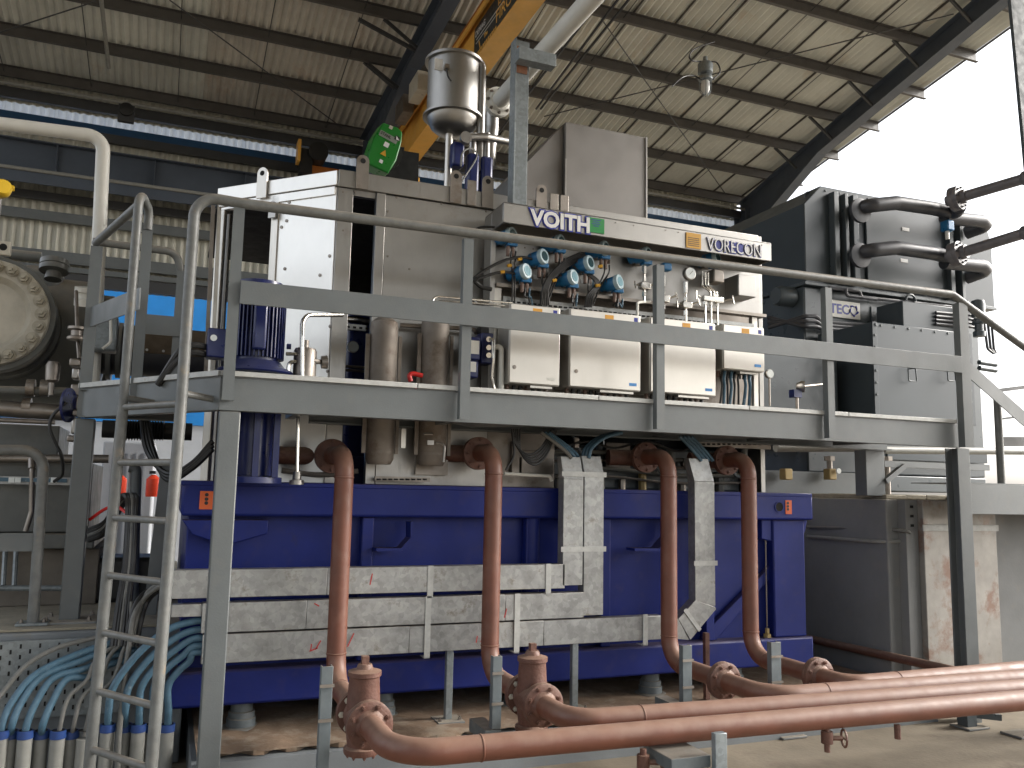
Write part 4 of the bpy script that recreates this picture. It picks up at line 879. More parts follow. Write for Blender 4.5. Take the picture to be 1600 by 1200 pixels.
# vertical blue electric motor
mc = PY(404, 520, 6.0); 
t = thing('vertical_electric_motor', 'dark blue finned vertical electric motor behind the left rail post', 'electric motor', (mc.x, 6.05, 1.96))
mx, my = mc.x + .0, 6.1
zT, zF1, zF0 = PY(404, 441, 6.1).z, PY(404, 475, 6.1).z, PY(404, 566, 6.1).z
MB().lathe((mx, my, zF1 + .01), (0, 0, 1), [(.17, 0), (.15, .04), (.05, .06), (.05, zT - zF1 - .08)], 26).build('fan_neck', bluem, t)
MB().lathe((mx, my, zT - .05), (0, 0, 1), [(.05, 0), (.16, .004), (.165, .012), (.16, .04), (.1, .055), (0, .06)], 30).build('rain_cap', bluem, t)
MB().lathe((mx, my, zF0), (0, 0, 1), [(.155, 0), (.155, zF1 - zF0 + .01)], 24).build('motor_body', bluem, t)
first = None
for i in range(40):
    a_ = 2 * math.pi * i / 40
    if abs((a_ + math.pi / 2) % (2 * math.pi) - 0) < .22 or abs((a_ + math.pi / 2) % (2 * math.pi) - 2 * math.pi) < .22: pass
    if first is None: first = MB().box(mx + .15, mx + .19, my - .004, my + .004, zF0 + .02, zF1 - .02).build('cooling_fin', bluem, t); base_loc = first.location.copy(); first.rotation_euler = (0, 0, 0); first_me = first
    else:
        c_ = first.copy(); COL.objects.link(c_); c_.parent = t
        rm = Matrix.Rotation(a_, 4, 'Z'); off_ = Vector((mx, my, 0)) - t.location; off_.z = 0
        c_.rotation_euler = (0, 0, a_); c_.location = off_ - rm @ off_
MB().box(mx - .045, mx + .045, my - .21, my - .15, zF0 + .06, zF1 - .03).build('lifting_rib', bluem, t, bev=.015)
MB().lathe((mx, my, zF0 - .09), (0, 0, 1), [(.26, 0), (.27, .01), (.25, .03), (.2, .05), (.17, .09)], 30).build('motor_flange', bluem, t)
MB().lathe((mx, my, 1.96), (0, 0, 1), [(.22, 0), (.22, .04), (.15, .05), (.15, zF0 - 2.1)], 26).build('pump_bell', bluem, t)
for a_ in (-.15, .02, .15): MB().box(mx + a_ - .02, mx + a_ + .02, my - .2, my - .13, 2.0, zF0 - .1).build('bell_rib', bluem, t)
p = PY(330, 550, 6.1); MB().box(mx - .33, mx - .19, my - .1, my + .06, zF0 + .0, zF0 + .2).build('terminal_box', bluem, t, bev=.01)
MB().lathe((mx - .29, my - .1, zF0 + .13), FRONT, [(.022, 0), (.022, .01)], 12).build('blank_plug', dial, t)
for dz in (.02, .07): MB().tube(smoothp([(mx - .32, my - .05, zF0 + dz), (mx - .42, my - .1, zF0 + dz), (mx - .5, my - .1, zF0 + dz - .05), (mx - .62, my, zF0 - .2)]), .022, 8).build('supply_cable', blk, t)
MB().lathe((mx + .2, my - .05, zF0 + .12), (1, -.2, 0), [(.02, 0), (.02, .03)], 8).build('eye', bluem, t)
# oil mist pot and tubes
pc = PY(477, 585, 6.0)
t = thing('oil_pot', 'small grey steel pot with a flared base and bent tube on the deck', 'pot', (pc.x, 6.05, 2.64))
z0_ = 2.645; zz1 = PY(477, 545, 6.05).z
MB().lathe((pc.x, 6.05, z0_), (0, 0, 1), [(.15, 0), (.15, .015), (.11, .04), (.08, .06), (.08, zz1 - z0_ - .02), (.07, zz1 - z0_), (.03, zz1 - z0_ + .01), (.022, zz1 - z0_ + .01), (.022, zz1 - z0_ + .06)], 26).build('pot_body', steeld, t)
MB().tube(fillet([PY(472, 592, 5.95), PY(472, 492, 5.95), PY(535, 492, 6.2)], .1), .016, 10).build('bent_tube', fitting, t)
MB().tube(fillet([PY(449, 588, 6.0), PY(452, 566, 6.0), PY(463, 565, 6.0)], .06), .014, 8).build('bent_tube', fitting, t)
MB().cyl(PY(447, 553, 6.0), PY(464, 553, 6.0), .013, n=8).build('stub', fitting, t)
MB().cyl(PY(486, 564, 6.0), PY(506, 566, 6.05), .018, n=8).cyl(PY(502, 566, 6.05), PY(511, 566, 6.05), .045, .05, n=12).build('side_gauge', steeld, t)
MB().tube([PY(466, 650, 6.05), PY(464, 745, 6.05)], .012, 8).build('drop_tube', fitting, t)
MB().lathe((PY(464, 745, 6.05).x, 6.05, 1.955), (0, 0, 1), [(.05, 0), (.05, .03), (.03, .035), (.03, .09)], 10).build('drop_fitting', steel, t)
# ================================================================== GALVANISED CABLE TRAYS
YT = 6.1
def tray(pts, h, lab, straps=(), grp='galvanised cable trays across the blue skid'):
    t = thing('cable_tray', lab, 'cable tray', tuple(PY(*pts[0], YT)), grp); return t
def hband(x0, x1, ya0, ya1, xa, Y, d, name, parent, joints=()):
    """horizontal run; ya0, ya1 top and bottom in px at column xa"""
    z1, z0 = PY(xa, ya0, Y).z, PY(xa, ya1, Y).z; xs_ = [PY(x0, ya0, Y).x] + [PY(j, ya0, Y).x for j in joints] + [PY(x1, ya0, Y).x]
    for a, b in zip(xs_[:-1], xs_[1:]): MB().box(a + .001, b - .001, Y, Y + d, z0, z1).build(name, galv, parent, bev=.003)
    return z0, z1
def strap(px, z0, z1, Y, parent):
    x = PY(px, 950, Y).x; s_ = MB().box(x - .022, x + .022, Y - .006, Y - .002, z0 - .04, z1 + .005).build('strap', decke, parent)
    MB().box(x - .022, x + .022, Y - .006, Y + .1, z0 - .042, z0 - .036).build('strap_foot', decke, parent); return s_
T1 = tray([(272, 890)], 0, 'galvanised tray topmost of three across the skid')
z0, z1 = hband(271, 883, 886, 927, 600, YT, .1, 'tray_cover', T1, (512, 770))
for px in (671, 856): strap(px, z0, z1, YT, T1)
T2 = tray([(272, 960)], 0, 'galvanised tray second of three across the skid')
z0b, z1b = hband(317, 913, 934, 977, 620, YT, .1, 'tray_cover', T2, (480, 790))
xq0, xq1 = PY(268, 950, YT).x, PY(316, 950, YT).x; MB().box(xq0, xq1, YT + .01, YT + .1, z1b - .085, z1b - .005).build('tray_end', galv, T2, bev=.003)
T3 = tray([(272, 990)], 0, 'galvanised tray lowest of three, running on to the bend at the right')
z0c = z0b - .2
for a, b in ((317, 640), (640, 850), (850, 1036)): MB().box(PY(a, 990, YT).x + .001, PY(b, 990, YT).x - .001, YT + .006, YT + .1, z0c, z0b - .012).build('tray_cover', galv, T3, bev=.003)
for px in (669, 808): strap(px, z0c, z1b, YT, T3)
strap(1008, z0c, z0b, YT, T3)
# red paint scribbles
for px, py, ln, an in ((497, 1008, .07, 60), (490, 1015, .06, 20), (548, 1000, .1, 65), (745, 999, .05, 80), (753, 998, .05, 70), (580, 905, .08, 80), (790, 958, .07, 75), (495, 945, .04, -30), (486, 1012, .05, 85)):
    p = PY(px, py, YT - .0015); dx, dz = math.cos(R(an)) * ln / 2, math.sin(R(an)) * ln / 2
    par = T3 if py > 985 else (T2 if py > 925 else T1)
    MB().bar(p - Vector((dx, 0, dz)), p + Vector((dx, 0, dz)), .001, .008, up=(0, 0, 1) if abs(dz) < abs(dx) else (1, 0, 0)).build('paint_mark', redp, par)
# vertical pair, kinked at the top
def vtray(xl, xr, ytop, ykink, ybot, lab, lean, straps, m=galv, dep=.1, Y=YT):
    t = thing('vertical_tray', lab, 'cable tray', tuple(PY(xl, ybot, Y)), 'galvanised cable trays dropping from under the walkway')
    a, b = PY((xl), (ykink + ybot) / 2, Y), PY(xr, (ykink + ybot) / 2, Y)
    z0, z1, z2 = PY(xl, ybot, Y).z, PY(xl, ykink, Y).z, PY(xl, ytop, Y).z
    MB().box(a.x, b.x, Y, Y + dep, z0, z1).build('tray_cover', m, t, bev=.003)
    mb = MB().add([(a.x, Y, z1), (b.x, Y, z1), (b.x, Y + dep, z1), (a.x, Y + dep, z1), (a.x + lean, Y + .03, z2), (b.x + lean, Y + .03, z2), (b.x + lean, Y + dep, z2), (a.x + lean, Y + dep, z2)],
                  [(0, 3, 2, 1), (4, 5, 6, 7), (0, 1, 5, 4), (1, 2, 6, 5), (2, 3, 7, 6), (3, 0, 4, 7)]); mb.build('tray_top', m, t, bev=.003)
    return t, a, b
V1, a1, b1 = vtray(880, 911, 713, 748, 915, 'left one of the paired vertical trays', -.015, ())
V2, a2, b2 = vtray(912.5, 943, 712, 740, 962, 'right one of the paired vertical trays, reaching lower', -.015, ())
for py, w2 in ((741, 0), (858, 0)):
    z = PY(910, py, YT).z; MB().box(a1.x - .02, b2.x + .02, YT - .008, YT - .002, z - .02, z + .02).build('strap', decke, V2)
V3, a3, b3 = vtray(1086, 1117, 716, 752, 948, 'single vertical tray at the right with a slanted elbow at its foot', -.04, ())
z = PY(1100, 880, YT).z; MB().box(a3.x - .015, b3.x + .02, YT - .008, YT - .002, z - .02, z + .02).build('strap', decke, V3)
def quadprism(pxs, Y, d, m, name, par):
    ps = [PY(px, py, Y) for px, py in pxs]; n = len(ps)
    MB().add([Vector((p.x, Y, p.z)) for p in ps] + [Vector((p.x, Y + d, p.z)) for p in ps], [tuple(range(n)), tuple(range(2 * n - 1, n - 1, -1))] + [(i, (i + 1) % n, n + (i + 1) % n, n + i) for i in range(n)]).build(name, m, par, bev=.003)
quadprism([(1086.5, 938), (1117.5, 948.5), (1119, 952), (1079, 1000), (1060, 967)], YT - .002, .1, galv, 'tray_elbow', V3)
quadprism([(1036.5, z and 968), (1059, 966), (1077, 1000), (1037, 997)], YT, .1, galv, 'tray_elbow', V3)
MB().bar(PY(1070, 952, YT - .008), PY(1094, 985, YT - .008), .004, .035, up=(0, 0, 1)).build('strap', decke, V3)
# tray support stands
for px, y0, y1, lab in ((703, 1010, 1108, 'left grey channel stand under the trays'), (899, 1005, 1088, 'right grey channel stand under the trays')):
    p = PY(px, 1050, YT + .03); t = thing('tray_stand', lab, 'stand', (p.x, YT + .05, .25), 'stands under the cable trays')
    MB().box(p.x - .025, p.x + .025, YT + .03, YT + .08, .26, z0c - .002).build('upright', galvp, t, bev=.003)
    b_ = MB().box(p.x - .1, p.x + .1, YT - .05, YT + .15, .258, .272).build('foot_plate', pedm, t)
    for dx in (-.075, .075): MB().hexbolt((p.x + dx, YT, .272), (0, 0, 1), .013, .018).build('bolt', steeld, b_)
p = PY(1095, 1040, YT + .1); o = MB().box(p.x - .02, p.x + .02, YT + .0, YT + .04, .26, z0c + .03).build('brown_stand', flangem); tag(o, 'red brown upright under the slanted tray elbow', 'stand')

# ================================================================== RED BROWN COOLING WATER PIPES
YP = 5.95; ZR = .62; PR = .066
def pipe(idx, pxv, ytopc, xf, yf, ctr, xend, yend, lab, valve, ybend):
    xv = PY(pxv, 850, YP).x; top_ = PY(pxv, ytopc, YP)
    yflange = PX(xf, yf, xv).y
    fr = PZ(*ctr, ZR)                    # a point on the outgoing run
    en = PZ(xend, yend, ZR)
    yrun = fr.y
    t = thing('cooling_water_pipe', lab, 'pipe', (xv, YP, 0), 'red brown cooling water pipes')
    # machine side: flange, stub and elbow
    zh = top_.z
    MB().tube(fillet([(xv - .18, YP + .42, zh), (xv - .06, YP + .12, zh), (xv, YP, zh), (xv, YP, ZR), (xv, yflange + .05, ZR)], {1: .1, 2: .17, 3: .2}, 8), PR, 22).build('riser', pipem, t)
    return t, xv, zh, yflange, yrun, en, fr
specs = [(533, 709, 578, 1110, (780, 1166), 1600, 1094, 'cooling water pipe leftmost of four risers, its run nearest the camera', True),
         (769, 706, 848, 1093, (985, 1121), 1600, 1076, 'cooling water pipe second of four risers from the left, with a valve at its foot', True),
         (1045, 713, 1131, 1057, (1260, 1085), 1600, 1060, 'cooling water pipe third of four risers, right of the paired trays', False),
         (1171, 718, 1278, 1046, (1400, 1064), 1600, 1046, 'cooling water pipe rightmost of four risers, in front of the skid end', False)]
def weld(t, p, ax, r=PR): MB().lathe(Vector(p) - Vector(ax) * .006, ax, [(r, 0), (r + .004, .003), (r + .004, .009), (r, .012)], 22).build('weld_ring', pipem, t)
for i, (pxv, yt, xf, yf, ctr, xe_, ye_, lab, val) in enumerate(specs):
    xv = PY(pxv, 850, YP).x; zh = PY(pxv, yt, YP).z
    yfl = PX(xf, yf, xv).y
    fr, en = PZ(*ctr, ZR), PZ(xe_, ye_, ZR)
    dr = (en - fr).normalized()
    if dr.y < -.06 or dr.y > .06: dr = Vector((1, math.copysign(.05, dr.y), 0)).normalized()
    t = thing('cooling_water_pipe', lab, 'pipe', (xv, YP, 0), 'red brown cooling water pipes')
    hx_ = -.2 if i < 2 else -.22
    yb0 = (.52, .34, .36, .3)[i]
    MB().tube(fillet([(xv, YP + yb0, zh), (xv, YP, zh), (xv, YP, ZR), (xv, yfl + (.34 if val else .02), ZR)], {1: .16, 2: .2}, 8), PR, 22).build('riser', pipem, t)
    weld(t, (xv, YP, zh - .165), (0, 0, 1)); weld(t, (xv, YP, ZR + .2), (0, 0, 1)); weld(t, (xv, YP - .2, ZR), (0, 1, 0))
    # machine side flange pair
    fdir = Vector((0, 1, 0)); fp = Vector((xv, YP + yb0, zh))
    f1 = MB().lathe(fp + Vector((.0, 0, 0)), fdir, [(PR, -.03), (.13, -.02), (.13, .0), (.125, .004), (.13, .006), (.13, .028), (PR, .04)], 28).build('flange', flangem, t)
    bolts(f1, fp - fdir * .02, -fdir, .105, .013, .014, 8, flangem)
    MB().tube(fillet([fp + fdir * .03, fp + fdir * .16, fp + fdir * .16 + Vector((-.62 if i == 0 else -.25, .05, 0))], .1), PR * 1.05, 18).build('stub', flangem, t)
    if i == 0: MB().lathe(fp + Vector((-.5, .2, 0)), (1, 0, 0), [(.07, -.04), (.14, -.03), (.14, .03), (.07, .04)], 22).build('flange', flangem, t)
    # foot flange and the run to the right
    yb = fr.y - dr.y * (fr.x - xv) / dr.x
    corner = Vector((xv, yb, ZR))
    run_end = corner + dr * (15 - corner.x)
    MB().tube(fillet([Vector((xv, yfl - .03, ZR)), corner, run_end], .26 if i < 2 else .4, 12), PR, 24).build('run', pipem, t)
    f2 = MB().lathe((xv, yfl, ZR), (0, -1, 0), [(PR, -.04), (.125, -.03), (.132, -.026), (.132, -.006), (.128, -.003), (.132, 0), (.132, .022), (.125, .026), (PR + .02, .03), (PR, .05)], 32).build('flange', flangem, t)
    bolts(f2, (xv, yfl - .024, ZR), (0, -1, 0), .105, .014, .016, 8, flangem, ph=.39)
    weld(t, corner + dr * .45, dr)
    if val:
        v = MB().lathe((xv, yfl + .17, ZR - .2), (0, 0, 1), [(.1, 0), (.105, .01), (.105, .035), (.085, .045), (.095, .12), (.1, .2), (.095, .3), (.088, .42), (.09, .43), (.098, .435), (.098, .46), (.05, .475), (.04, .5)], 26).lathe((xv, yfl + .03, ZR), (0, 1, 0), [(.09, 0), (.105, .08), (.105, .2), (.085, .28)], 26).build('valve_body', flangem, t)
        MB().box(xv - .02, xv + .02, yfl + .15, yfl + .19, ZR + .29, ZR + .345).build('valve_stem', flangem, v)
        MB().box(xv - .07, xv + .07, yfl + .13, yfl + .21, ZR + .235, ZR + .262).build('bonnet_strap', beige, v)
        bolts(v, (xv, yfl + .17, ZR - .198), (0, 0, -1), .08, .011, .014, 8, flangem)
        f3 = MB().lathe((xv, yfl + .31, ZR), (0, -1, 0), [(.1, 0), (.134, .004), (.134, .026), (.128, .028), (.134, .03), (.134, .05), (.09, .055)], 32).build('flange', castgrey if False else flangem, t)
        bolts(f3, (xv, yfl + .254, ZR), (0, -1, 0), .11, .014, .014, 8, beige)
    # channel support standing beside the pipe
for q, (xa, xb, yt, yb_, Y, lab) in enumerate(((503, 521, 1042, 1230, 4.75, 'leftmost grey channel support beside the front valve'), (771, 785, 1026, 1150, 5.0, 'grey channel support beside the second valve'),
        (1067, 1081, 1009, 1100, 5.15, 'grey channel support left of the third flange'), (1205, 1220, 1004, 1075, 5.15, 'rightmost grey channel support, left of the fourth flange'))):
    a, b = PY(xa, yt, Y), PY(xb, yt, Y); zt_ = a.z
    t = thing('pipe_support', lab, 'pipe support', (a.x, Y, 0), 'channel supports beside the riser feet')
    w_ = b.x - a.x
    MB().sweep([(0, 0), (w_, 0), (w_, .05), (w_ - .008, .05), (w_ - .008, .008), (.008, .008), (.008, .05), (0, .05)], (a.x, Y, .02 if q == 0 else .5), (a.x, Y, zt_), (1, 0, 0), (0, 1, 0)).build('channel', darkgalv, t, bev=.002)
    if q: MB().box(a.x - .04, a.x + .06, Y + .003, Y + .3, .42, .495).build('cantilever', darkgalv, t)
    for dz in (.1, .28): MB().box(a.x - .008, b.x + .008, Y - .012, Y - .001, zt_ - dz - .008, zt_ - dz + .008).build('u_bolt', steeld, t)
# front saddle bracket below the nearest pipe
a, b = PY(1118, 1147, 3.98), PY(1136, 1150, 3.98); zs_ = a.z; SY_ = 3.98
t = thing('saddle_bracket', 'pale grey channel bracket holding up the nearest pipe', 'pipe support', (a.x, 3.98, 0))
MB().box(a.x, b.x, 3.98, 4.02, 0, zs_).build('front_plate', galvp, t, bev=.003)
MB().box(b.x - .24, b.x - .09, 4.06, 4.2, 0, ZR - PR - .08).build('upright', darkgalv, t, bev=.004)
MB().box(b.x - .32, b.x - .07, 4.03, 4.32, ZR - PR - .075, ZR - PR - .01).build('cross_arm', darkgalv, t, bev=.004)
# small drain valves below the runs
def drain(px, py, Y, lab):
    c = PY(px, py, Y); t = thing('drain_valve', lab, 'valve', tuple(c), 'drain valves under the pipe runs')
    MB().cyl((c.x, c.y, ZR - PR), (c.x, c.y, c.z - .1), .018, n=10).cyl((c.x, c.y, c.z + .02), (c.x, c.y, c.z - .05), .035, n=10).build('stem_pipe', flangem, t)
    MB().cyl((c.x, c.y, c.z - .02), (c.x + .09, c.y - .03, c.z - .02), .015, n=8).build('bonnet', flangem, t)
    rr = .05; hc = Vector((c.x + .1, c.y - .035, c.z - .02)); ax = Vector((.9, -.4, 0)).normalized(); u, v = perp(ax)
    MB().tube([hc + (u * math.cos(k * math.pi / 8) + v * math.sin(k * math.pi / 8)) * rr for k in range(17)], .007, 6, caps=False).bar(hc - u * rr, hc + u * rr, .008, .008).bar(hc - v * rr, hc + v * rr, .008, .008).build('hand_wheel', flangem, t)
pA = PZ(1003, 1150, ZR); drain(1005, 1185, pA.y, 'rusty drain valve hanging under the nearest pipe left of the saddle bracket')
drain(1292, 1148, PZ(1292, 1120, ZR).y, 'small wheel valve hanging under the pipes at the right')
c = PY(1402, 1132, 4.2); o = MB().cyl((c.x, c.y, .45), (c.x, c.y, c.z), .02, n=8).cyl((c.x, c.y, c.z), (c.x, c.y, c.z - .08), .005, n=5).build('plugged_stub', flangem); tag(o, 'short plugged stub under the pipes near the right edge', 'pipe stub')
# foot plates on the floor
for px, py, lab in ((1230, 1148, 'flat steel foot plate on the floor under the pipes, left one'), (1515, 1135, 'grey steel foot on the floor under the pipes, right one'), (1595, 1147, 'pale plate on the floor at the right edge')):
    c = PZ(px, py, .01); o = MB().box(c.x - .12, c.x + .12, c.y - .1, c.y + .1, .003, .02).build('foot_plate', pedm, bev=.004); tag(o, lab, 'plate')
    if px == 1515: 
        p = MB().box(c.x - .08, c.x + .03, c.y - .05, c.y + .05, .021, .14).build('foot_block', motord); p.parent = o
        p = MB().bar((c.x + .03, c.y, .11), (c.x + .25, c.y - .1, .09), .05, .05).build('foot_arm', motord); p.parent = o
# brown pipe along the foot of the pedestal
o = MB().tube([PX(1255, 996, 6.4), PX(1500, 1050, 6.41)], .04, 14).build('floor_pipe', flangem); tag(o, 'dusty brown pipe running along the foot of the pedestal', 'pipe')
# conduits on the pedestal side
for i, (ys) in enumerate((((1262, 824), (1400, 828), (1422, 836), (1424, 841)), ((1262, 838), (1370, 846), (1424, 845)))):
    hose('pedestal_conduit', [PX(x, y, 6.44) if x < 1390 else PY(x, y, 6.27) for x, y in ys], .017, pvc if i else tubegrey, ['upper grey conduit clipped round the pedestal corner', 'lower grey conduit clipped round the pedestal corner'][i], 'conduit')

# ================================================================== DARK GREY MAIN MOTOR
YM = 7.8
M_ = thing('main_motor', 'large glossy dark grey electric motor with a cooler on top and a TECO plate', 'electric motor', (6.9, YM, 2.0))
def xz(px, py): p = PY(px, py, YM); return (p.x, p.z)
zs = xz(1258, 443)[1]
xl, xrr = xz(1258, 400)[0], xz(1552, 430)[0]; ztop = xz(1400, 313)[1]
prof = [(xl, zs), (xrr, zs), (xrr, ztop - .35), (xrr - .12, ztop), (xl + .26, ztop), (xl, ztop - .26)]
D = 4.2
MB().sweep([(a_, b_) for a_, b_ in prof], (0, YM, 0), (0, YM + D, 0), (1, 0, 0), (0, 0, 1)).build('cooler_housing', motor, M_, bev=.012)
MB().box(xl + .02, xrr - .25, YM + .06, YM + D - .1, 2.22, zs - .012).build('stator_frame', motord, M_, bev=.02)
MB().box(xl + .0, xrr - .3, YM + .02, YM + D, 2.02, 2.21).build('base_frame', motord, M_, bev=.01)
MB().box(xl - .02, xrr + .02, YM - .015, YM + D + .02, zs - .01, zs + .03).build('seam_flange', motord, M_, bev=.004)
# cooler front panel and ribs
a, b = PY(1352, 320, YM - .03), PY(1482, 432, YM - .03)
MB().box(a.x, b.x, YM - .03, YM - .002, zs + .05, ztop - .1).build('cooler_door', motor, M_, bev=.01)
for px, w_ in ((1306, .07), (1322, .05), (1336, .08), (1484, .07), (1500, .05)):
    x = PY(px, 380, YM - .07).x; MB().box(x - w_ / 2, x + w_ / 2, YM - .1, YM - .002, zs + .04, ztop - .08).build('flange_rib', motord, M_, bev=.006)
for px, py in ((1415, 358), (1415, 382), (1413, 407)):
    p = PY(px, py, YM - .033); MB().box(p.x - .06, p.x + .06, YM - .035, YM - .031, p.z - .025, p.z + .02).build('white_label', whited, M_)
for px, py in ((1264, 308), (1542, 346)):
    p = PY(px, py, YM + .15); u = Vector((0, 0, 1)); v = Vector((1, 0, 0))
    MB().tube([p + (u * math.cos(k * math.pi / 8) + v * math.sin(k * math.pi / 8)) * .06 for k in range(17)], .016, 8, caps=False).build('lifting_eye', motord, M_)
for i in range(12):
    p = PY(1290 + i * 22, 305, YM); MB().lathe((p.x, YM, ztop - .05), FRONT, [(.014, 0), (.014, .01)], 6).build('bolt', motord, M_)
    p = PY(1290 + i * 22, 450, YM); MB().lathe((p.x, YM - .016, zs + .06), FRONT, [(.014, 0), (.014, .01)], 6).build('bolt', motord, M_)
# water pipes on the cooler
for (ya, yb_, nm) in ((322, 357, 'a'), (392, 424, 'b')):
    Yw = 7.45; e0_ = PY(1340, ya + 8, Yw + .1)
    pts = [PY(1338, ya + 6, Yw + .3), PY(1352, ya, Yw), PY(1400, ya - 5, Yw), PY(1460, ya + 4, Yw), PY(1492, ya + 12, Yw - .05), PY(1498, ya + 2, Yw - .2)]
    MB().tube(fillet(pts, .2, 6), .085, 16).build('cooler_pipe', pipegrey, M_)
    c = PY(1342, ya + 8, Yw + .12); MB().lathe(c, FRONT, [(.15, 0), (.15, .04), (.09, .05)], 22).build('pipe_flange', pipegrey, M_)
    MB().tube(fillet([PY(1475, ya + 18, Yw + .02), PY(1535, ya + 24, Yw), PY(1542, ya + 30, Yw + .05), PY(1510, ya + 42, Yw + .3)], .12, 6), .085, 16).build('cooler_pipe', pipegrey, M_)
for q, (ya, yb_, lab) in enumerate(((303, 281, 'upper dark grey water pipe reaching the motor cooler from the right'), (390, 366, 'lower dark grey water pipe reaching the motor cooler from the right'))):
    Yw = 7.2; p0, p1 = PY(1492, ya + 8, Yw), PY(1625, yb_ - 9, Yw - .9)
    t = thing('cooler_supply_pipe', lab, 'pipe', tuple(p0), 'supply pipes to the motor cooler'); d_ = (p1 - p0).normalized()
    MB().tube([p0 - d_ * .1, p0 + d_ * 4], .062, 16).build('pipe_run', supplyg, t)
    f_ = MB().lathe(p0 + d_ * .02, d_, [(.08, -.06), (.15, -.055), (.15, -.01), (.145, 0), (.15, .005), (.15, .05), (.085, .06), (.085, .12)], 24).build('flange', supplyg, t); bolts(f_, p0 + d_ * .07, d_, .12, .014, .02, 8, pipegrey)
    pc_ = p0 + d_ * .75; MB().lathe(pc_, d_, [(.07, 0), (.085, .02), (.085, .06), (.098, .07), (.098, .1), (.085, .11), (.085, .24), (.07, .26)], 22).build('coupling', supplyg, t)
p = PY(1486, 352, 7.3); MB().box(p.x - .05, p.x + .06, 7.3, 7.42, p.z - .06, p.z + .07).build('cooler_sensor', txblue, M_, bev=.015)
MB().cyl((p.x, 7.36, p.z - .06), (p.x, 7.36, p.z - .16), .025, n=8).build('sensor_stem', white, M_)
# name plate
a, b = PY(1292, 472, YM + .05), PY(1343, 497, YM + .05); zc = (PY(1317, 484, YM + .05)).z; hp = .105
tp = MB().box(a.x, b.x, YM + .035, YM + .055, zc - hp, zc + hp).build('name_plate', white, M_, bev=.003)
text('name_letters', 'TEC', .165, navy, (a.x + .03, YM + .033, zc - .055), XD, ZD, tp, off=.004, ext=.001, sx=1.0)
rc = Vector((b.x - .105, YM + .033, zc + .0))
for k in range(5):
    aa = [k * 2 * math.pi / 5 + j * .22 for j in range(6)]
    MB().tube([rc + Vector((math.cos(a_) * (.045 + .004 * j), 0, math.sin(a_) * (.045 + .004 * j))) for j, a_ in enumerate(aa)], [.004 + .0022 * j for j in range(6)], 6).build('swirl', navy, tp)
# recess and boxes
rect(1362, 482, 1412, 512, YM + .045, .01).build('dark_recess', motord, M_)
rect(1411, 476, 1502, 520, 7.35, .4).build('junction_box', motor, M_, bev=.008)
TB = rect(1366, 512, 1518, 660, 6.95, .85).build('terminal_box', motor, M_, bev=.008)
x0_, x1_ = PY(1366, 580, 6.95).x, PY(1518, 580, 6.95).x; zT0, zT1 = PY(1440, 660, 6.95).z, PY(1440, 512, 6.95).z
for e0, e1 in ((x0_ - .025, x0_ + .04), (x1_ - .1, x1_ + .01)): MB().box(e0, e1, 6.93, 6.949, zT0, zT1).build('box_edge', motor, M_, bev=.003)
MB().lathe((x0_ + .03, 6.93, zT1 - .03), FRONT, [(.02, 0), (.02, .01)], 10).build('bolt', motord, TB)
for i in range(7): MB().lathe((x0_ + .12 + i * .2, 6.949, zT1 - .03), FRONT, [(.014, 0), (.014, .008)], 6).build('bolt', motord, TB)
for i in range(6):
    for x in (x0_ + .008, x1_ - .05): MB().lathe((x, 6.93, zT1 - .15 - i * .13), FRONT, [(.015, 0), (.015, .01)], 6).build('bolt', motord, TB)
for px in (1420, 1481):
    p = PY(px, 586, 6.94); w_ = .06; h_ = .075
    MB().tube(fillet([p + Vector((w_ * .6, .01, h_)), p + Vector((w_, -.04, h_)), p + Vector((w_, -.05, -h_)), p + Vector((-w_, -.05, -h_)), p + Vector((-w_, -.05, h_)), p + Vector((w_ * .55, -.05, h_))], .02), .007, 6).build('handle', motord, TB)
# conduits along the front
for i in range(3):
    Yc = YM - .02; MB().tube(fillet([PY(1200, 512 - i * 8, YM + .3), PY(1258, 494 + i * 8, Yc - .04), PY(1275, 494 + i * 8, Yc - .04), PY(1283, 503 + i * 5, Yc - .04), PY(1364, 509 + i * 5, Yc - .04)], .08), .025, 8).build('motor_conduit', pipegrey, M_)
MB().tube(fillet([PY(1295, 450, YM - .03), PY(1343, 455, YM - .03), PY(1345, 464, YM - .03), PY(1400, 470, YM - .03), PY(1500, 481, YM - .03)], .04), .022, 8).build('motor_conduit', pipegrey, M_)
MB().tube(fillet([PY(1322, 451, YM - .05), PY(1322, 462, YM - .05), PY(1370, 468, YM - .05)], .04), .02, 8).build('motor_conduit', pipegrey, M_)
for i in range(4): MB().tube(fillet([PY(1462, 488 + i * 6, 7.33), PY(1520, 493 + i * 6, 7.3), PY(1522, 500 + i * 4, 7.3)], .03), .018, 8).build('box_conduit', pipegrey, M_)
p = PY(1423, 470, YM - .06); MB().tube([p + Vector((math.cos(k * math.pi / 8) * .08, 0, math.sin(k * math.pi / 8) * .08)) for k in range(9)], .014, 8).build('lifting_eye', motord, M_)
# bearing knob on the left side
p = PX(1237, 465, xl); MB().lathe((xl + .0, p.y, p.z), (-1, 0, 0), [(.12, 0), (.12, .2), (.1, .24)], 20).build('bearing_cap', motord, M_)
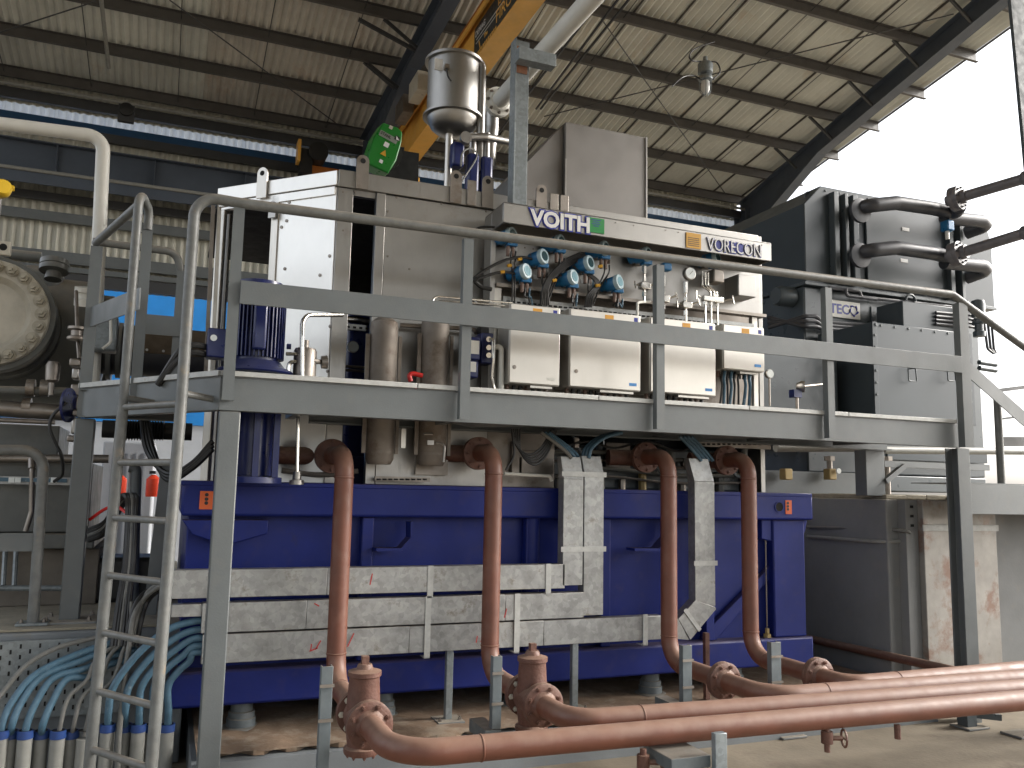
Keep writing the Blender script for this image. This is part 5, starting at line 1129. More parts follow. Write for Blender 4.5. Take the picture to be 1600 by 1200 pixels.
# sight glass and side valves at the right end
t = M_
p = PY(1529, 498, 7.2); MB().lathe((p.x, 7.2, p.z - .22), (0, 0, 1), [(.07, 0), (.07, .06), (.05, .07), (.05, .15), (.075, .16), (.075, .18), (.05, .19), (.05, .24), (.075, .25), (.08, .4), (.07, .44), (.02, .46)], 18).build('breather', motord, t)
MB().lathe((p.x, 7.2, p.z - .0), (0, 0, 1), [(.055, 0), (.055, .03)], 16).build('sight_band', white, t)
for i in range(3): MB().tube(fillet([PY(1537 + i * 6, 500, 7.3), PY(1543 + i * 5, 545, 7.3), PY(1552 + i * 2, 552, 7.3)], .05), .016, 8).build('oil_line', pipegrey, t)
for i in range(2): MB().cyl(PY(1530, 566 + i * 9, 7.3), PY(1556, 570 + i * 9, 7.3), .03, n=10).build('side_fitting', motord, t)
# lower row under the walkway: bolted strip
z = PY(1460, 708, YM - .02).z
MB().box(PY(1385, 708, YM).x, PY(1540, 708, YM).x, YM - .02, YM + .01, z - .1, z + .05).build('bolted_strip', motor, t)
for i in range(8): x = PY(1390, 708, YM).x + .12 + i * .17; MB().lathe((x, YM - .02, z + .02), FRONT, [(.014, 0), (.014, .01)], 6).build('bolt', blk, t)
for px in (1296, 1386): p = PY(px, 720, 7.5); MB().cyl((p.x, 7.5, 1.96), (p.x, 7.5, p.z), .03, n=8).cyl((p.x, 7.5, p.z), (p.x, 7.5, p.z + .05), .06, n=6).build('jacking_bolt', steeld, t)
for px in (1233, 1302): p = PY(px, 741, 7.3); MB().box(p.x - .05, p.x + .05, 7.3, 7.4, p.z - .06, p.z + .06).build('brass_clamp', brass, t, bev=.01)
p = PY(1309, 736, 7.28); MB().lathe(p, FRONT, [(.03, 0), (.03, .02)], 12).build('gauge_dial', dial, t)
MB().box(PY(1180, 745, 7.45).x, PY(1370, 745, 7.45).x, 7.45, 7.6, 1.97, PY(1300, 738, 7.45).z).build('sole_plate', grey, t)
# shaft coupling guard between gearbox and motor
o = MB().box(5.22, xl - .02, 7.3, 9, 2.5, 3.5).build('coupling_guard', motord, bev=.02); tag(o, 'dark sheet coupling guard between enclosure and motor', 'guard')
c = PY(1203, 584, 6.3)
t = thing('gauge_stand', 'round dial gauge on a stem in the dark right of the hanging cables', 'gauge', tuple(c))
MB().lathe(c, FRONT, [(.04, -.03), (.045, 0), (.042, .004)], 20).build('case', steel, t); MB().lathe(c + Vector((0, -.006, 0)), FRONT, [(.037, 0), (.037, .002)], 20).build('dial', dial, t); MB().cyl(c - Vector((0, -.01, .04)), c - Vector((0, -.01, .3)), .008, n=8).build('stem', steeld, t)
c = PY(1252, 604, 6.9); t = thing('round_sensor', 'small round steel sensor on an arm in front of the dark guard', 'sensor', tuple(c))
MB().lathe(c, (.8, -.6, 0), [(.03, -.05), (.06, 0), (.06, .03)], 16).build('sensor_head', steel, t); MB().cyl(c, PY(1290, 600, 7.0), .012, n=8).build('arm', steeld, t); p = PY(1245, 615, 6.9); MB().box(p.x - .05, p.x + .05, 6.88, 6.96, p.z - .04, p.z + .04).build('valve_block', bluem, t); MB().cyl((p.x, 6.9, p.z - .04), (p.x, 6.9, 2.64), .015, n=8).build('leg', steeld, t)
# long pipe under the walkway above the skid
for a, b, yy, rr, lab in (((1212, 699), (1352, 699), 6.6, .045, 'pale dusty pipe under the walkway right of the skid'), ((1380, 703), (1650, 706), 6.9, .04, 'pale pipe under the walkway behind the right post')):
    o = MB().tube([PY(*a, yy), PY(*b, yy)], rr, 12).build('service_pipe', pvc); tag(o, lab, 'pipe')
# ================================================================== OVERHEAD CRANE
CR = thing('overhead_crane', 'yellow single girder overhead crane running above the enclosure, with a black name board', 'crane', (4.1, 17.3, 8.5))
gx0, gx1, gz = 3.96, 4.3, 8.5
MB().box(gx0, gx1, -6, 17.3, gz, gz + .022).build('bottom_flange', yellow, CR)
MB().box(gx0 + .03, gx1 - .03, -6, 17.2, gz + .024, gz + .66).build('box_web', yellow, CR)
MB().box(gx0 - .07, gx1 + .07, -6, 17.3, gz + .662, gz + .684).build('top_flange', orange, CR)
MB().sweep([(0, 0), (.03, 0), (.03, .1), (0, .1)], (gx0 - .06, -6, gz + .56), (gx0 - .06, 16.9, gz + .56), (1, 0, 0), (0, 0, 1)).build('edge_rail', yellow, CR)
X_ = gx0 + .026
s0, s1 = PX(741, 90, X_), PX(742, 30, X_)
ys = s0.y; zb_, zt_ = gz + .05, gz + .55
SG = MB().box(X_ - .006, X_, ys - 6.2, ys, zb_, zt_).build('name_board', signblk, CR)
XDs, ZDs = (0, -1, 0), (0, 0, 1)
def bt(s, size, m, y, z, sx=1.): text('board_text', s, size, m, (X_ - .009, y, z), XDs, ZDs, SG, off=.002, ext=.001, sx=sx)
p = PX(743, 48, X_); bt('DEMAG', .13, whited, ys - .05, zb_ + .33)
MB().box(X_ - .008, X_ - .0061, ys - 1.25, ys - .1, zb_ + .27, zb_ + .285).build('board_line', whited, SG)
MB().box(X_ - .008, X_ - .0061, ys - 1.0, ys - .08, zb_ + .21, zb_ + .222).build('board_line', whited, SG)
p = PX(775, 44, X_); bt('FIROUZ', .27, yellow, p.y, zb_ + .09, 1.1); bt('IS', .2, yellow, PX(775, 12, X_).y - .1, zb_ + .32)
bt('The', .1, yellow, ys - .45, zb_ + .12); MB().bar((X_ - .007, ys - .22, zb_ + .2), (X_ - .007, ys - .3, zb_ + .02), .002, .03, up=(0, 1, 0)).build('board_mark', yellow, SG)
for i in range(12): MB().box(X_ - .008, X_ - .0061, ys - .1 - i * .075 - .05, ys - .1 - i * .075, zb_ + .008, zb_ + .05).build('board_mark', yellow, SG)
a, b = PY(466, 262, 17.25), PY(640, 290, 17.25)
MB().box(a.x + .1, b.x + .6, 17.2, 17.5, 8.24, 8.55).build('end_carriage', orange, CR, bev=.01)
MB().box(a.x, a.x + .25, 17.0, 17.3, 8.3, 8.8).build('buffer', blk, CR)
MB().cyl((a.x + .35, 16.9, 8.75), (a.x + .35, 17.4, 8.75), .2, n=18).build('travel_motor', blk, CR)
p = PY(466, 238, 17); MB().box(p.x - .02, p.x + .04, 16.9, 17.2, p.z - .2, p.z + .25).build('end_plate', yellow, CR)
for px in (640, 622):
    p = PY(px, 282, 15); MB().box(p.x - .2, p.x + .2, 15, 15.3, p.z - .12, p.z + .1).build('trolley_bracket', yellow if px > 630 else orange, CR, bev=.02)
# hoist
hp = [(599, 191), (622, 199), (629, 206), (628, 222), (620, 250), (607, 271), (575, 256), (574, 245), (584, 214)]
HY = 11.2; hc = PY(601, 230, HY)
HO = thing('electric_hoist', 'green covered electric hoist with STAHL plate hanging beside the yellow girder', 'hoist', tuple(hc))
ps = [PY(x, y, HY) for x, y in hp]; n = len(ps)
hv = [Vector((p.x, HY, p.z)) for p in ps]; cc = sum(hv, Vector()) / n
MB().add(hv + [(cc + (v - cc) * 1.03) + Vector((-.03, .22, 0)) for v in hv], [tuple(range(n)), tuple(range(2 * n - 1, n - 1, -1))] + [(i, (i + 1) % n, n + (i + 1) % n, n + i) for i in range(n)]).build('end_cover', green, HO, bev=.02)
MB().cyl((cc.x + .05, HY + .24, cc.z), (cc.x + .1, HY + 1.6, cc.z), .24, n=20).build('drum', blk, HO)
MB().box(cc.x + .25, cc.x + .5, HY + 1.0, HY + 1.5, cc.z + .1, cc.z + .45).build('suspension', blkm, HO)
MB().box(cc.x + .1, cc.x + .55, HY + .3, HY + 1.5, cc.z - .35, cc.z + .1).build('trolley_frame', blkm, HO)
hx = Vector((math.cos(R(-21)), 0, math.sin(R(-21)))); hz = Vector((-hx.z, 0, hx.x))
p = PY(594, 208, HY - .004)
o0 = Vector((p.x, HY - .004, p.z))
def hplate(c, w_, h_, m, nm, dy=.004):
    c = Vector(c); return MB().add([c - hx * w_ / 2 - hz * h_ / 2, c + hx * w_ / 2 - hz * h_ / 2, c + hx * w_ / 2 + hz * h_ / 2, c - hx * w_ / 2 + hz * h_ / 2] + [q + Vector((0, dy, 0)) for q in (c - hx * w_ / 2 - hz * h_ / 2, c + hx * w_ / 2 - hz * h_ / 2, c + hx * w_ / 2 + hz * h_ / 2, c - hx * w_ / 2 + hz * h_ / 2)], [(0, 1, 2, 3), (7, 6, 5, 4), (0, 4, 5, 1), (1, 5, 6, 2), (2, 6, 7, 3), (3, 7, 4, 0)]).build(nm, m, HO)
p = PY(607, 214, HY - .005); hplate(p, .27, .085, mat('badge_grey', (.2, .22, .19), .5), 'badge')
p = PY(594.5, 208.5, HY - .008); text('badge_letters', 'STAHL', .062, blk, tuple(p), hx, hz, HO, ext=.001, off=.001, sx=.85)
p = PY(621, 216, HY - .009); hplate(p, .07, .065, blk, 'badge_logo', .003)
MB().add([PY(619, 218, HY - .012), PY(624, 219.5, HY - .012), PY(619.5, 212, HY - .012)], [(0, 1, 2)]).build('badge_mark', whited, HO)
for (px, py, w_, m) in ((611, 199, .05, beige), (604, 226, .07, whited), (595.5, 252, .05, whited)): hplate(PY(px, py, HY - .005), w_, w_, m, 'sticker')
p = PY(600, 239, HY - .006); c = Vector(p); MB().add([c - hx * .045 - hz * .035, c + hx * .045 - hz * .035, c + hz * .05, c - hx * .045 - hz * .035 + Vector((0, .004, 0)), c + hx * .045 - hz * .035 + Vector((0, .004, 0)), c + hz * .05 + Vector((0, .004, 0))], [(0, 1, 2), (5, 4, 3), (0, 3, 4, 1), (1, 4, 5, 2), (2, 5, 3, 0)]).build('warning_triangle', ylab, HO)
# festoon boxes up the girder's left side
for q, (px, py) in enumerate(((650, 130), (628, 165))):
    p = PX(px, py, gx0 - .3); o = MB().box(p.x - .05, p.x + .15, p.y - .3, p.y + .3, p.z - .25, p.z + .1).build('limit_box', beige if q == 0 else steeld); o.parent = CR; o.location = -Vector(CR.location)
# power lines and rods above on the right of the white pipe
for i, (a_, b_) in enumerate((((773, 216), (938, 0)), ((845, 170), (982, 0)), ((838, 170), (965, 0)))):
    pa, pb = PZ(*a_, 7.6), PZ(*b_, 7.6); o = MB().tube([pa, pb + (pb - pa)], .018, 6).build('crane_cable', blk); tag(o, ['thin black line overhead nearest the white pipe', 'upper of two close black lines overhead', 'lower of two close black lines overhead'][i], 'cable', 'black lines under the roof')
# hanging lamp
c = PY(1102, 108, 10.5)
LP = thing('roof_lamp', 'grey explosion proof lamp with a caged glass globe hanging under the roof', 'lamp', tuple(c))
MB().lathe((c.x, c.y, c.z - .1), (0, 0, 1), [(.06, 0), (.115, .03), (.12, .17), (.1, .2), (.04, .22), (.035, .3)], 20).build('lamp_body', galvp, LP)
MB().lathe((c.x, c.y, c.z - .1), (0, 0, -1), [(.06, 0), (.1, .02), (.115, .05), (.11, .08), (.075, .09)], 20).build('reflector', galvp, LP)
MB().lathe((c.x, c.y, c.z - .2), (0, 0, -1), [(.06, 0), (.068, .06), (.065, .15), (.04, .2), (0, .215)], 18).build('glass_globe', clearg, LP)
for k_ in range(6):
    a_ = k_ * math.pi / 3; MB().tube(smoothp([(c.x + math.cos(a_) * .1, c.y + math.sin(a_) * .1, c.z - .18), (c.x + math.cos(a_) * .1, c.y + math.sin(a_) * .1, c.z - .33), (c.x + math.cos(a_) * .03, c.y + math.sin(a_) * .03, c.z - .44)], 4), .006, 5).build('cage_wire', galvp, LP)
hose('lamp_cable', [(1116, 65, 10.4), (1086, 76, 10.4), (1077, 88, 10.4), (1083, 95, 10.4), (1098, 96, 10.5)], .012, blk, 'black cable looping into the left of the roof lamp', 'cable')
hose('lamp_cable', [(1106, 96, 10.5), (1120, 98, 10.5), (1125, 112, 10.5), (1114, 124, 10.5)], .012, blk, 'black cable looping round the right of the roof lamp', 'cable')
hose('lamp_cable', [(1050, 135, 10.4), (1066, 121, 10.4), (1082, 118, 10.5), (1096, 124, 10.5)], .012, blk, 'black cable reaching the lamp from the lower left', 'cable')
c = PY(197, 176, 17.4); t = thing('round_fitting', 'small square junction box with a round lid on the eave conduit', 'junction box', tuple(c))
rect(184, 163, 210, 190, 17.4, .1).build('back_box', darksteel, t, bev=.01); MB().lathe(PY(198, 172, 17.39), FRONT, [(.13, 0), (.13, .06), (.05, .08)], 18).build('round_lid', blk, t)

# ================================================================== LEFT: GAS COMPRESSOR
YC = 8.0; cc = PY(-19, 487, YC); sc_ = (PY(60, 487, YC) - cc).x / 79
CP = thing('compressor', 'large grey compressor casing with a beige bolted end cover at the left edge', 'compressor', (cc.x, YC, 1.0))
r0 = 97 * sc_; rb = 85 * sc_
MB().lathe((cc.x, YC, cc.z), (0, 1, 0), [(0, .2), (r0 * .3, .17), (r0 * .55, .1), (r0 * .66, .03), (r0 * .7, 0), (r0 * .985, 0), (r0, .015), (r0, .07)], 64).build('end_cover', beige, CP)
MB().lathe((cc.x, YC + .072, cc.z), (0, 1, 0), [(r0 * 1.09, 0), (r0 * 1.1, .01), (r0 * 1.1, .12), (r0 * .98, .13), (r0 * .98, .5), (r0 * 1.05, .52), (r0 * 1.05, 1.6)], 56).build('barrel', castgrey, CP)
for k_ in range(22):
    a_ = 2 * math.pi * k_ / 22 + .05; p = Vector((cc.x + math.cos(a_) * rb, YC, cc.z + math.sin(a_) * rb))
    if k_ == 0: first = MB().lathe((0, 0, 0), FRONT, [(.055, 0), (.055, .006)], 16).hexbolt((0, -.006, 0), FRONT, .04, .06).build('bolt', mat('grimy_beige_nut', (.36, .33, .26), .45, var=.2, scale=20)); first.parent = CP; first.location = p - CP.location
    else: c_ = first.copy(); COL.objects.link(c_); c_.parent = CP; c_.location = p - CP.location
MB().box(PY(-12, 385, YC).x, PY(17, 385, YC).x, YC - .01, YC + .05, PY(0, 398, YC).z, PY(0, 376, YC).z).build('lifting_lug', beige, CP, bev=.01)
MB().lathe(PY(5, 386, YC - .011), FRONT, [(.03, 0), (.03, .002)], 16).build('lug_hole', blkm, CP)
p = PY(100, 520, 9.0)
MB().cyl((-4, 9.3, p.z - .05), (p.x + .25, 9.3, p.z - .05), .62, n=40).cyl((p.x + .25, 9.3, p.z - .05), (p.x + .4, 9.3, p.z - .05), .5, n=40).build('casing', castgrey, CP)
c = PY(85, 414, 8.4); MB().lathe((c.x, 8.4, c.z - .05), (0, .2, 1), [(.07, -.09), (.06, -.02), (.12, -.01), (.12, .035), (.11, .04), (.12, .045), (.12, .09), (.06, .1), (.03, .13)], 24).build('blind_nozzle', castgrey, CP)
MB().tube([PY(15, 397, 9), PY(65, 402, 9)], .05, 12).build('balance_pipe', castgrey, CP)
MB().box(PY(88, 400, 9).x - .3, PY(97, 450, 9).x, 8.9, 9.6, p.z, PY(80, 418, 9).z).build('nozzle_block', castgrey, CP, bev=.08)
# suction line wrapped in brown insulation
yl = 8.6; a, b = PY(150, 545, yl), PY(345, 548, yl); zc = a.z
IP = thing('insulated_pipe', 'thick horizontal pipe with a weathered brown wrapped upper half behind the ladder', 'pipe', (a.x, yl, zc))
MB().cyl((a.x, yl, zc), (b.x + .3, yl, zc), .23, n=30).build('pipe_shell', pipegrey, IP)
m_ = 14; prof = [(math.cos(math.pi * (i / m_) * 1.1 - .16) * .245, math.sin(math.pi * (i / m_) * 1.1 - .16) * .245) for i in range(m_ + 1)]
MB().sweep(prof, (a.x + .3, yl, zc), (b.x + .2, yl, zc), (0, 1, 0), (0, 0, 1)).build('wrapped_half', timber, IP)
for i in range(5): p = PY(203 + i * 26, 553, yl - .25); MB().lathe((p.x, yl - .243, zc - .01), FRONT, [(.012, 0), (.012, .008)], 8).build('bolt', steel, IP)
for q, x in enumerate((a.x + .02, a.x + .1, a.x + .18)): MB().cyl((x, yl, zc), (x + .04, yl, zc), .3 - q * .02, n=28).build('coupling_flange', castgrey, IP)
def hp_(a, b, r, m, nm, lab, Y=7.7, grp='horizontal pipes under the compressor'):
    o = MB().tube([PY(*a, Y), PY(*b, Y)], r, 14).build(nm, m); tag(o, lab, 'pipe', grp); return o
hp_((-60, 608), (105, 612), .035, castgrey, 'oil_pipe', 'upper thin grey oil pipe under the beige cover')
hp_((-60, 634), (118, 646), .065, steeld, 'oil_pipe', 'thick brownish steel oil pipe under the compressor')
hp_((-60, 654), (86, 660), .018, steeld, 'oil_pipe', 'thin pale rod just below the thick oil pipe', 7.6)
hp_((-60, 716), (170, 717), .035, steeld, 'oil_pipe', 'steel pipe crossing behind the front handrail')
for q, (px, y0, y1) in enumerate(((48, 600, 612), (70, 600, 613), (42, 625, 645))):
    p = PY(px, (y0 + y1) / 2, 7.7); o = MB().cyl((p.x - .03, 7.7, p.z), (p.x + .03, 7.7, p.z), .07, n=16).build('pipe_union', steeld); tag(o, ['left union ring on the thin oil pipe', 'right union ring on the thin oil pipe', 'union ring on the thick oil pipe'][q], 'pipe union')
# base frame with tray
FB = thing('machine_frame', 'grey steel base frame of the compressor standing on the left foundation', 'base frame', (-1, 7.8, .95))
rect(-80, 662, 92, 712, 8.1, .8).build('upper_panel', castgrey, FB, bev=.01); MB().box(PY(-80, 800, 7.8).x, PY(140, 800, 7.8).x, 7.8, 9, PY(60, 832, 7.8).z, PY(60, 722, 7.8).z).build('side_panel', castgrey, FB, bev=.01)
MB().box(PY(-80, 800, 7.8).x, PY(152, 800, 7.8).x, 7.7, 9, PY(60, 858, 7.7).z, PY(60, 834, 7.7).z).build('bottom_flange', castgrey, FB, bev=.01)
MB().box(PY(-80, 800, 7.8).x, PY(160, 800, 7.8).x, 7.85, 9.3, .95, PY(60, 860, 7.7).z).build('plinth_block', mat('brown_grey_plinth', (.16, .14, .115), .8, var=.25, scale=3, bump=.2), FB, bev=.01)
tr_ = MB().box(PY(-80, 750, 7.6).x, PY(115, 750, 7.6).x, 7.6, 7.66, PY(50, 757, 7.6).z, PY(50, 745, 7.6).z).build('instrument_tray', galv, FB)
MB().box(PY(-80, 750, 7.6).x, PY(105, 750, 7.6).x, 7.585, 7.6, PY(50, 753, 7.6).z, PY(50, 747, 7.6).z).build('blue_cable_strip', cableblue, FB)
for px in (18, 28, 84): p = PY(px, 750, 7.58); MB().box(p.x - .02, p.x + .02, 7.575, 7.585, p.z - .02, p.z + .02).build('tray_slot', dial, FB)
MB().tube(fillet([PY(50, 718, 7.65), PY(50, 735, 7.6), PY(49, 800, 7.6), PY(40, 830, 7.6)], .05), [.03, .03] + [.02] * (len(fillet([PY(50, 718, 7.65), PY(50, 735, 7.6), PY(49, 800, 7.6), PY(40, 830, 7.6)], .05)) - 2), 10).build('drop_pipe', steeld, FB)
MB().tube([PY(-20, 919, 7.4), PY(100, 919, 7.4)], .022, 10).build('drain_pipe', galvp, FB)
for px in (8, 25): MB().tube([PY(px, 862, 7.5), PY(px - 3, 915, 7.4)], .018, 8).build('drain_leg', galvp, FB)
# pale vertical valves
VS = thing('valve_stack', 'stack of pale steel valves with a blue handwheel beside the left walkway post', 'valve', tuple(PY(115, 690, 7.3)))
for (x0, y0, x1, y1, Y) in ((108, 560, 126, 572, 7.2), (112, 575, 124, 592, 7.2), (110, 600, 128, 618, 7.2), (113, 620, 126, 640, 7.2), (108, 640, 128, 650, 7.15), (111, 652, 126, 678, 7.2), (104, 680, 126, 690, 7.15)):
    rect(x0, y0, x1, y1, Y, .12).build('valve_body', steel if (y0 // 10) % 2 else steeld, VS, bev=.012)
MB().lathe(PY(105, 633, 7.1), (.95, -.3, 0), [(.13, 0), (.13, .02)], 20).build('hand_wheel', bluem, VS)
MB().tube(fillet([PY(119, 395 + 60, 7.6), PY(121, 520, 7.4), PY(124, 560, 7.3)], .1), .015, 8).build('gauge_line', steeld, VS)
MB().lathe(PY(132, 467, 7.9), (0, -.3, 1), [(.08, -.06), (.08, .0), (.05, .01), (.05, .05), (.08, .06), (.08, .1)], 18).build('top_flange', white, VS)
MB().lathe(PY(120, 527, 7.3), (0, 0, 1), [(.07, -.02), (.07, .0), (.045, .01), (.045, .05), (.07, .06), (.07, .08)], 16).build('mid_flange', steeld, VS)
MB().tube(fillet([PY(173, 498, 7.6), PY(173, 535, 7.5), PY(160, 545, 7.5)], .05), .012, 8).build('lever', white, VS)
p = PY(163, 520, 7.8); o = MB().box(p.x - .13, p.x + .1, 7.8, 8, p.z - .15, p.z + .15).build('actuator_cover', galvp, bev=.02); tag(o, 'small grey valve actuator cover seen between post and ladder', 'actuator')
c = PY(83, 575, 7.6); o = MB().lathe(c, (0, 0, 1), [(.02, -.22), (.02, -.12), (.05, -.1), (.055, .02), (.04, .05)], 14).build('pressure_switch', steeld); tag(o, 'small pale pressure switch on a stem under the beige cover', 'switch')
hose('loose_cable', [(104, 628, 7.0), (82, 650, 7.0), (78, 670, 7.0), (88, 695, 7.0), (96, 712, 7.0), (98, 740, 7.1), (85, 752, 7.3)], .012, blk, 'thin black cable hanging in front of the compressor base', 'cable')
# white pipe on the left
yw = 8.0
o = MB().tube(fillet([PY(-120, 178, yw), PY(162, 214, yw), PY(143, 640, yw)], .13, 8), .058, 18).build('white_bent_pipe', white); tag(o, 'white pipe bending down beside the left walkway rail', 'pipe')
c = PY(1, 298, 7.0); t = thing('yellow_transmitter', 'yellow instrument head cut by the left edge of the photo', 'transmitter', tuple(c))
MB().lathe(c, (.3, -1, 0), [(.05, 0), (.065, .02), (.065, .09), (.05, .12)], 16).build('housing', yell, t); MB().cyl(c + Vector((-.02, 0, .03)), c + Vector((.085, 0, .03)), .022, n=10).build('conduit_entry', yell, t); MB().cyl(c, c - Vector((0, 0, .3)), .015, n=8).build('stem', steel, t)
# front handrail on the foundation
FH = thing('foundation_handrail', 'grey tube handrail with a flat bar on the left foundation', 'handrail', (-.85, 6.85, .95))
yh = 6.85
foot = PY(51, 978, yh); 
MB().tube(fillet([PY(-120, 703, yh), PY(70, 703, yh), Vector((foot.x, yh, .95))], .14, 8), .037, 14).build('rail_tube', tubegrey, FH)
rect(-120, 833, 61, 862, yh - .01, .012).build('flat_bar', grey, FH)
MB().box(foot.x - .1, foot.x + .1, yh - .08, yh + .08, .952, .97).build('base_plate', galvp, FH, bev=.003)
for dx in (-.07, .07): MB().hexbolt((foot.x + dx, yh - .03, .97), (0, 0, 1), .013, .015).build('bolt', steeld, FH)
# perforated cover plate on the foundation face
PP = thing('perforated_cover', 'grey perforated steel tray cover along the foundation face behind the cables', 'cover plate', (-1, 6.5, .3))
xa, xb = -2.2, PY(192, 1060, 6.5).x; zt_, zb_ = PY(60, 1000, 6.5).z, PY(60, 1122, 6.5).z
MB().box(xa, xb, 6.5, 6.53, zb_, zt_).build('plate', galvp, PP, bev=.003)
mb = MB(); 
for i in range(46):
    for j in range(8):
        x = xa + .03 + i * .056; z = zt_ - .05 - j * .068 - (.034 if i % 2 else 0)
        if x < xb - .03 and z > zb_ + .04: mb.box(x, x + .012, 6.497, 6.4995, z, z + .028)
o = mb.build('slots', blkm, PP, smooth=False); o['kind'] = 'stuff'
# conduit stubs with cables
cab_lab = ['blue cable leaving the %s conduit of the left group, arching right', 'blue cable rising from the %s conduit of the right group to the tray end']
YS = 6.25
g1 = [2, 17, 40, 65, 91, 112, 132]; g2 = [169, 195, 217, 238, 262]
nm_ = ['first', 'second', 'third', 'fourth', 'fifth', 'sixth', 'seventh']
for gi, (g_, side) in enumerate(((g1, 'left'), (g2, 'right'))):
    for k_, px in enumerate(g_):
        c = PY(px, 1141 - (10 if gi else 0), YS + (.07 if k_ % 2 else 0)); t = thing('conduit_stub', 'plastic conduit stub with %s, %s of the %s group' % ('a blue mouth' if not (gi == 0 and k_ in (6,)) else 'no blue band', nm_[k_], side), 'conduit', (c.x, c.y, 0), 'conduit stubs rising from the floor')
        MB().lathe((c.x, c.y, 0), (0, 0, 1), [(.044, 0), (.044, c.z - .05)], 20).build('conduit_tube', pvc, t)
        if not (gi == 0 and k_ == 6): MB().lathe((c.x, c.y, c.z - .049), (0, 0, 1), [(.0445, 0), (.048, .002), (.048, .048), (.04, .05), (.037, .046)], 20).build('blue_band', pvcblue, t)
        MB().lathe((c.x, c.y, c.z), (0, 0, 1), [(.036, 0), (.036, .0012)], 18).build('bore', blkm, t)
sub = lambda p0, pts, r, m, lab: tag(MB().tube(smoothp([p0] + [PY(q[0], q[1], 6.22 + (q[2] - 5.25) * (.2 if q[0] < 240 and pts[-1][0] < 280 else -.08)) for q in pts], 8), r * 1.25, 10).build('power_cable', m), lab, 'cable', 'cables rising from the conduit stubs')
def mouth(px, gi, k_): return PY(px, 1150 - (10 if gi else 0), YS + (.07 if k_ % 2 else 0))
ends1 = [(182, 1003), (182, 1012), (185, 1022), (180, 1036)]
for k_, px in enumerate(g1[:4]):
    ex_, ey_ = ends1[k_]
    sub(mouth(px, 0, k_) , [(px + 2, 1132, 5.35), (px + 16 + k_ * 0, 1098, 5.5), (px + 52 - k_ * 4, 1055 - k_ * -2, 5.7), ((px + ex_) / 2 + 22, ey_ + 22, 5.9), (ex_ - 8, ey_ + 2, 6.1), (ex_ + 28, ey_ - 6, 6.3)], .018, cableblue, cab_lab[0] % nm_[k_])
    p = PY(px + 10, 1112, 5.42); 
for k_, px in enumerate(g1[4:]):
    sub(mouth(px, 0, k_ + 4), [(px + 4, 1130, 5.35), (px + 16, 1090, 5.45), (px + 45, 1062, 5.6), (px + 60, 1030 - k_ * 6, 5.8), (200 + k_ * 2, 990, 6.0), (206, 940, 6.1)], .011, cablegrey, 'grey cable leaving the %s conduit of the left group' % nm_[k_ + 4])
ends2 = [(314, 970), (314, 984), (314, 997), (314, 1009), (314, 1019)]
for k_, px in enumerate(g2):
    ex_, ey_ = ends2[k_]
    sub(mouth(px, 1, k_), [(px + 1, 1110, 5.4), (px + 9 - k_ * 2, 1072, 5.5), (px + (315 - px) * .32, 1038 + (ey_ - 1000) * .55, 5.65), (px + (315 - px) * .64, ey_ + 14, 5.9), (ex_ - 12, ey_ + 1, 6.1), (ex_ + 10, ey_, 6.16)], .019, cableblue, cab_lab[1] % nm_[k_])
sub(PY(182, 1240, 6.2), [(186, 1150, 5.2), (195, 1060, 5.25), (202, 1010, 5.4), (210, 960, 5.7), (232, 925, 6.0), (252, 912, 6.2)], .014, cablegrey, 'dusty grey cable rising vertically behind the ladder rungs')
for i, off_ in enumerate((0, 9, 17)): sub(PY(196 + off_, 1010, 6.3), [(204 + off_, 970, 5.7), (215 + off_, 938, 5.9), (238 + off_, 918, 6.1), (262, 910 + i * 3, 6.2)], .012, [blk, cablegrey, blk][i], ['outermost thin black cable bending into the top tray', 'thin grey cable bending into the top tray', 'innermost thin black cable bending into the top tray'][i])
sub(PY(-20, 1110, 6.25), [(2, 1085, 5.7), (40, 1040, 5.9), (90, 1012, 6.1), (150, 996, 6.3), (190, 985, 6.5)], .013, cablegrey, 'dusty thin cable arching highest across the perforated cover')
# black cable clutter between the ladder rungs
def bc(name, pts, r, m, lab): return hose(name, pts, r, m, lab, 'cable', 'cables hanging behind the ladder')
BK = thing('cable_bundle', 'thick black cable bundle climbing behind the ladder from the foundation', 'cable bundle', tuple(PY(190, 1000, 6.5)))
for i in range(5): MB().tube(smoothp([PY(176 + i * 5, 1010, 6.35), PY(186 + i * 4, 940, 6.45), PY(196 + i * 3, 880, 6.6), PY(200 + i * 3, 800, 6.7), PY(197 + i * 4, 776, 6.7), PY(186 + i * 3, 780, 6.8), PY(165, 815 + i * 4, 7.0), PY(140, 828 + i * 4, 7.2)]), .02, 8).build('strand', blk if i != 2 else cablegrey, BK)
bc('red_cable', [(140, 812, 7.0), (165, 795, 6.9), (183, 792, 6.8), (200, 803, 6.7)], .012, red, 'thin red cable looping over the black bundle')
for i in range(3): bc('loop_cable', [(222 - i * 2, 590, 7.1), (222 + i * 3, 650, 7.0), (230 + i * 5, 705, 6.9), (262, 740 + i * 5, 6.8), (300, 724 + i * 4, 6.6), (332, 690 + i * 6, 6.5)], .02, blk, ['upper', 'middle', 'lower'][i] + ' black cable of the loop hanging behind the ladder top')
hose_ = thing('ribbed_hose', 'black ribbed flexible hose under the left end of the walkway', 'hose', tuple(PY(205, 672, 7.6)))
for i in range(16): p = PY(188 + i * 4.4, 672, 7.6); MB().lathe(p, (1, 0, 0), [(.075, 0), (.09, .006), (.075, .013)], 16).build('rib', blk, hose_)
MB().cyl(PY(160, 670, 7.65), PY(300, 675, 7.65), .073, n=16).build('inner_tube', blk, hose_)
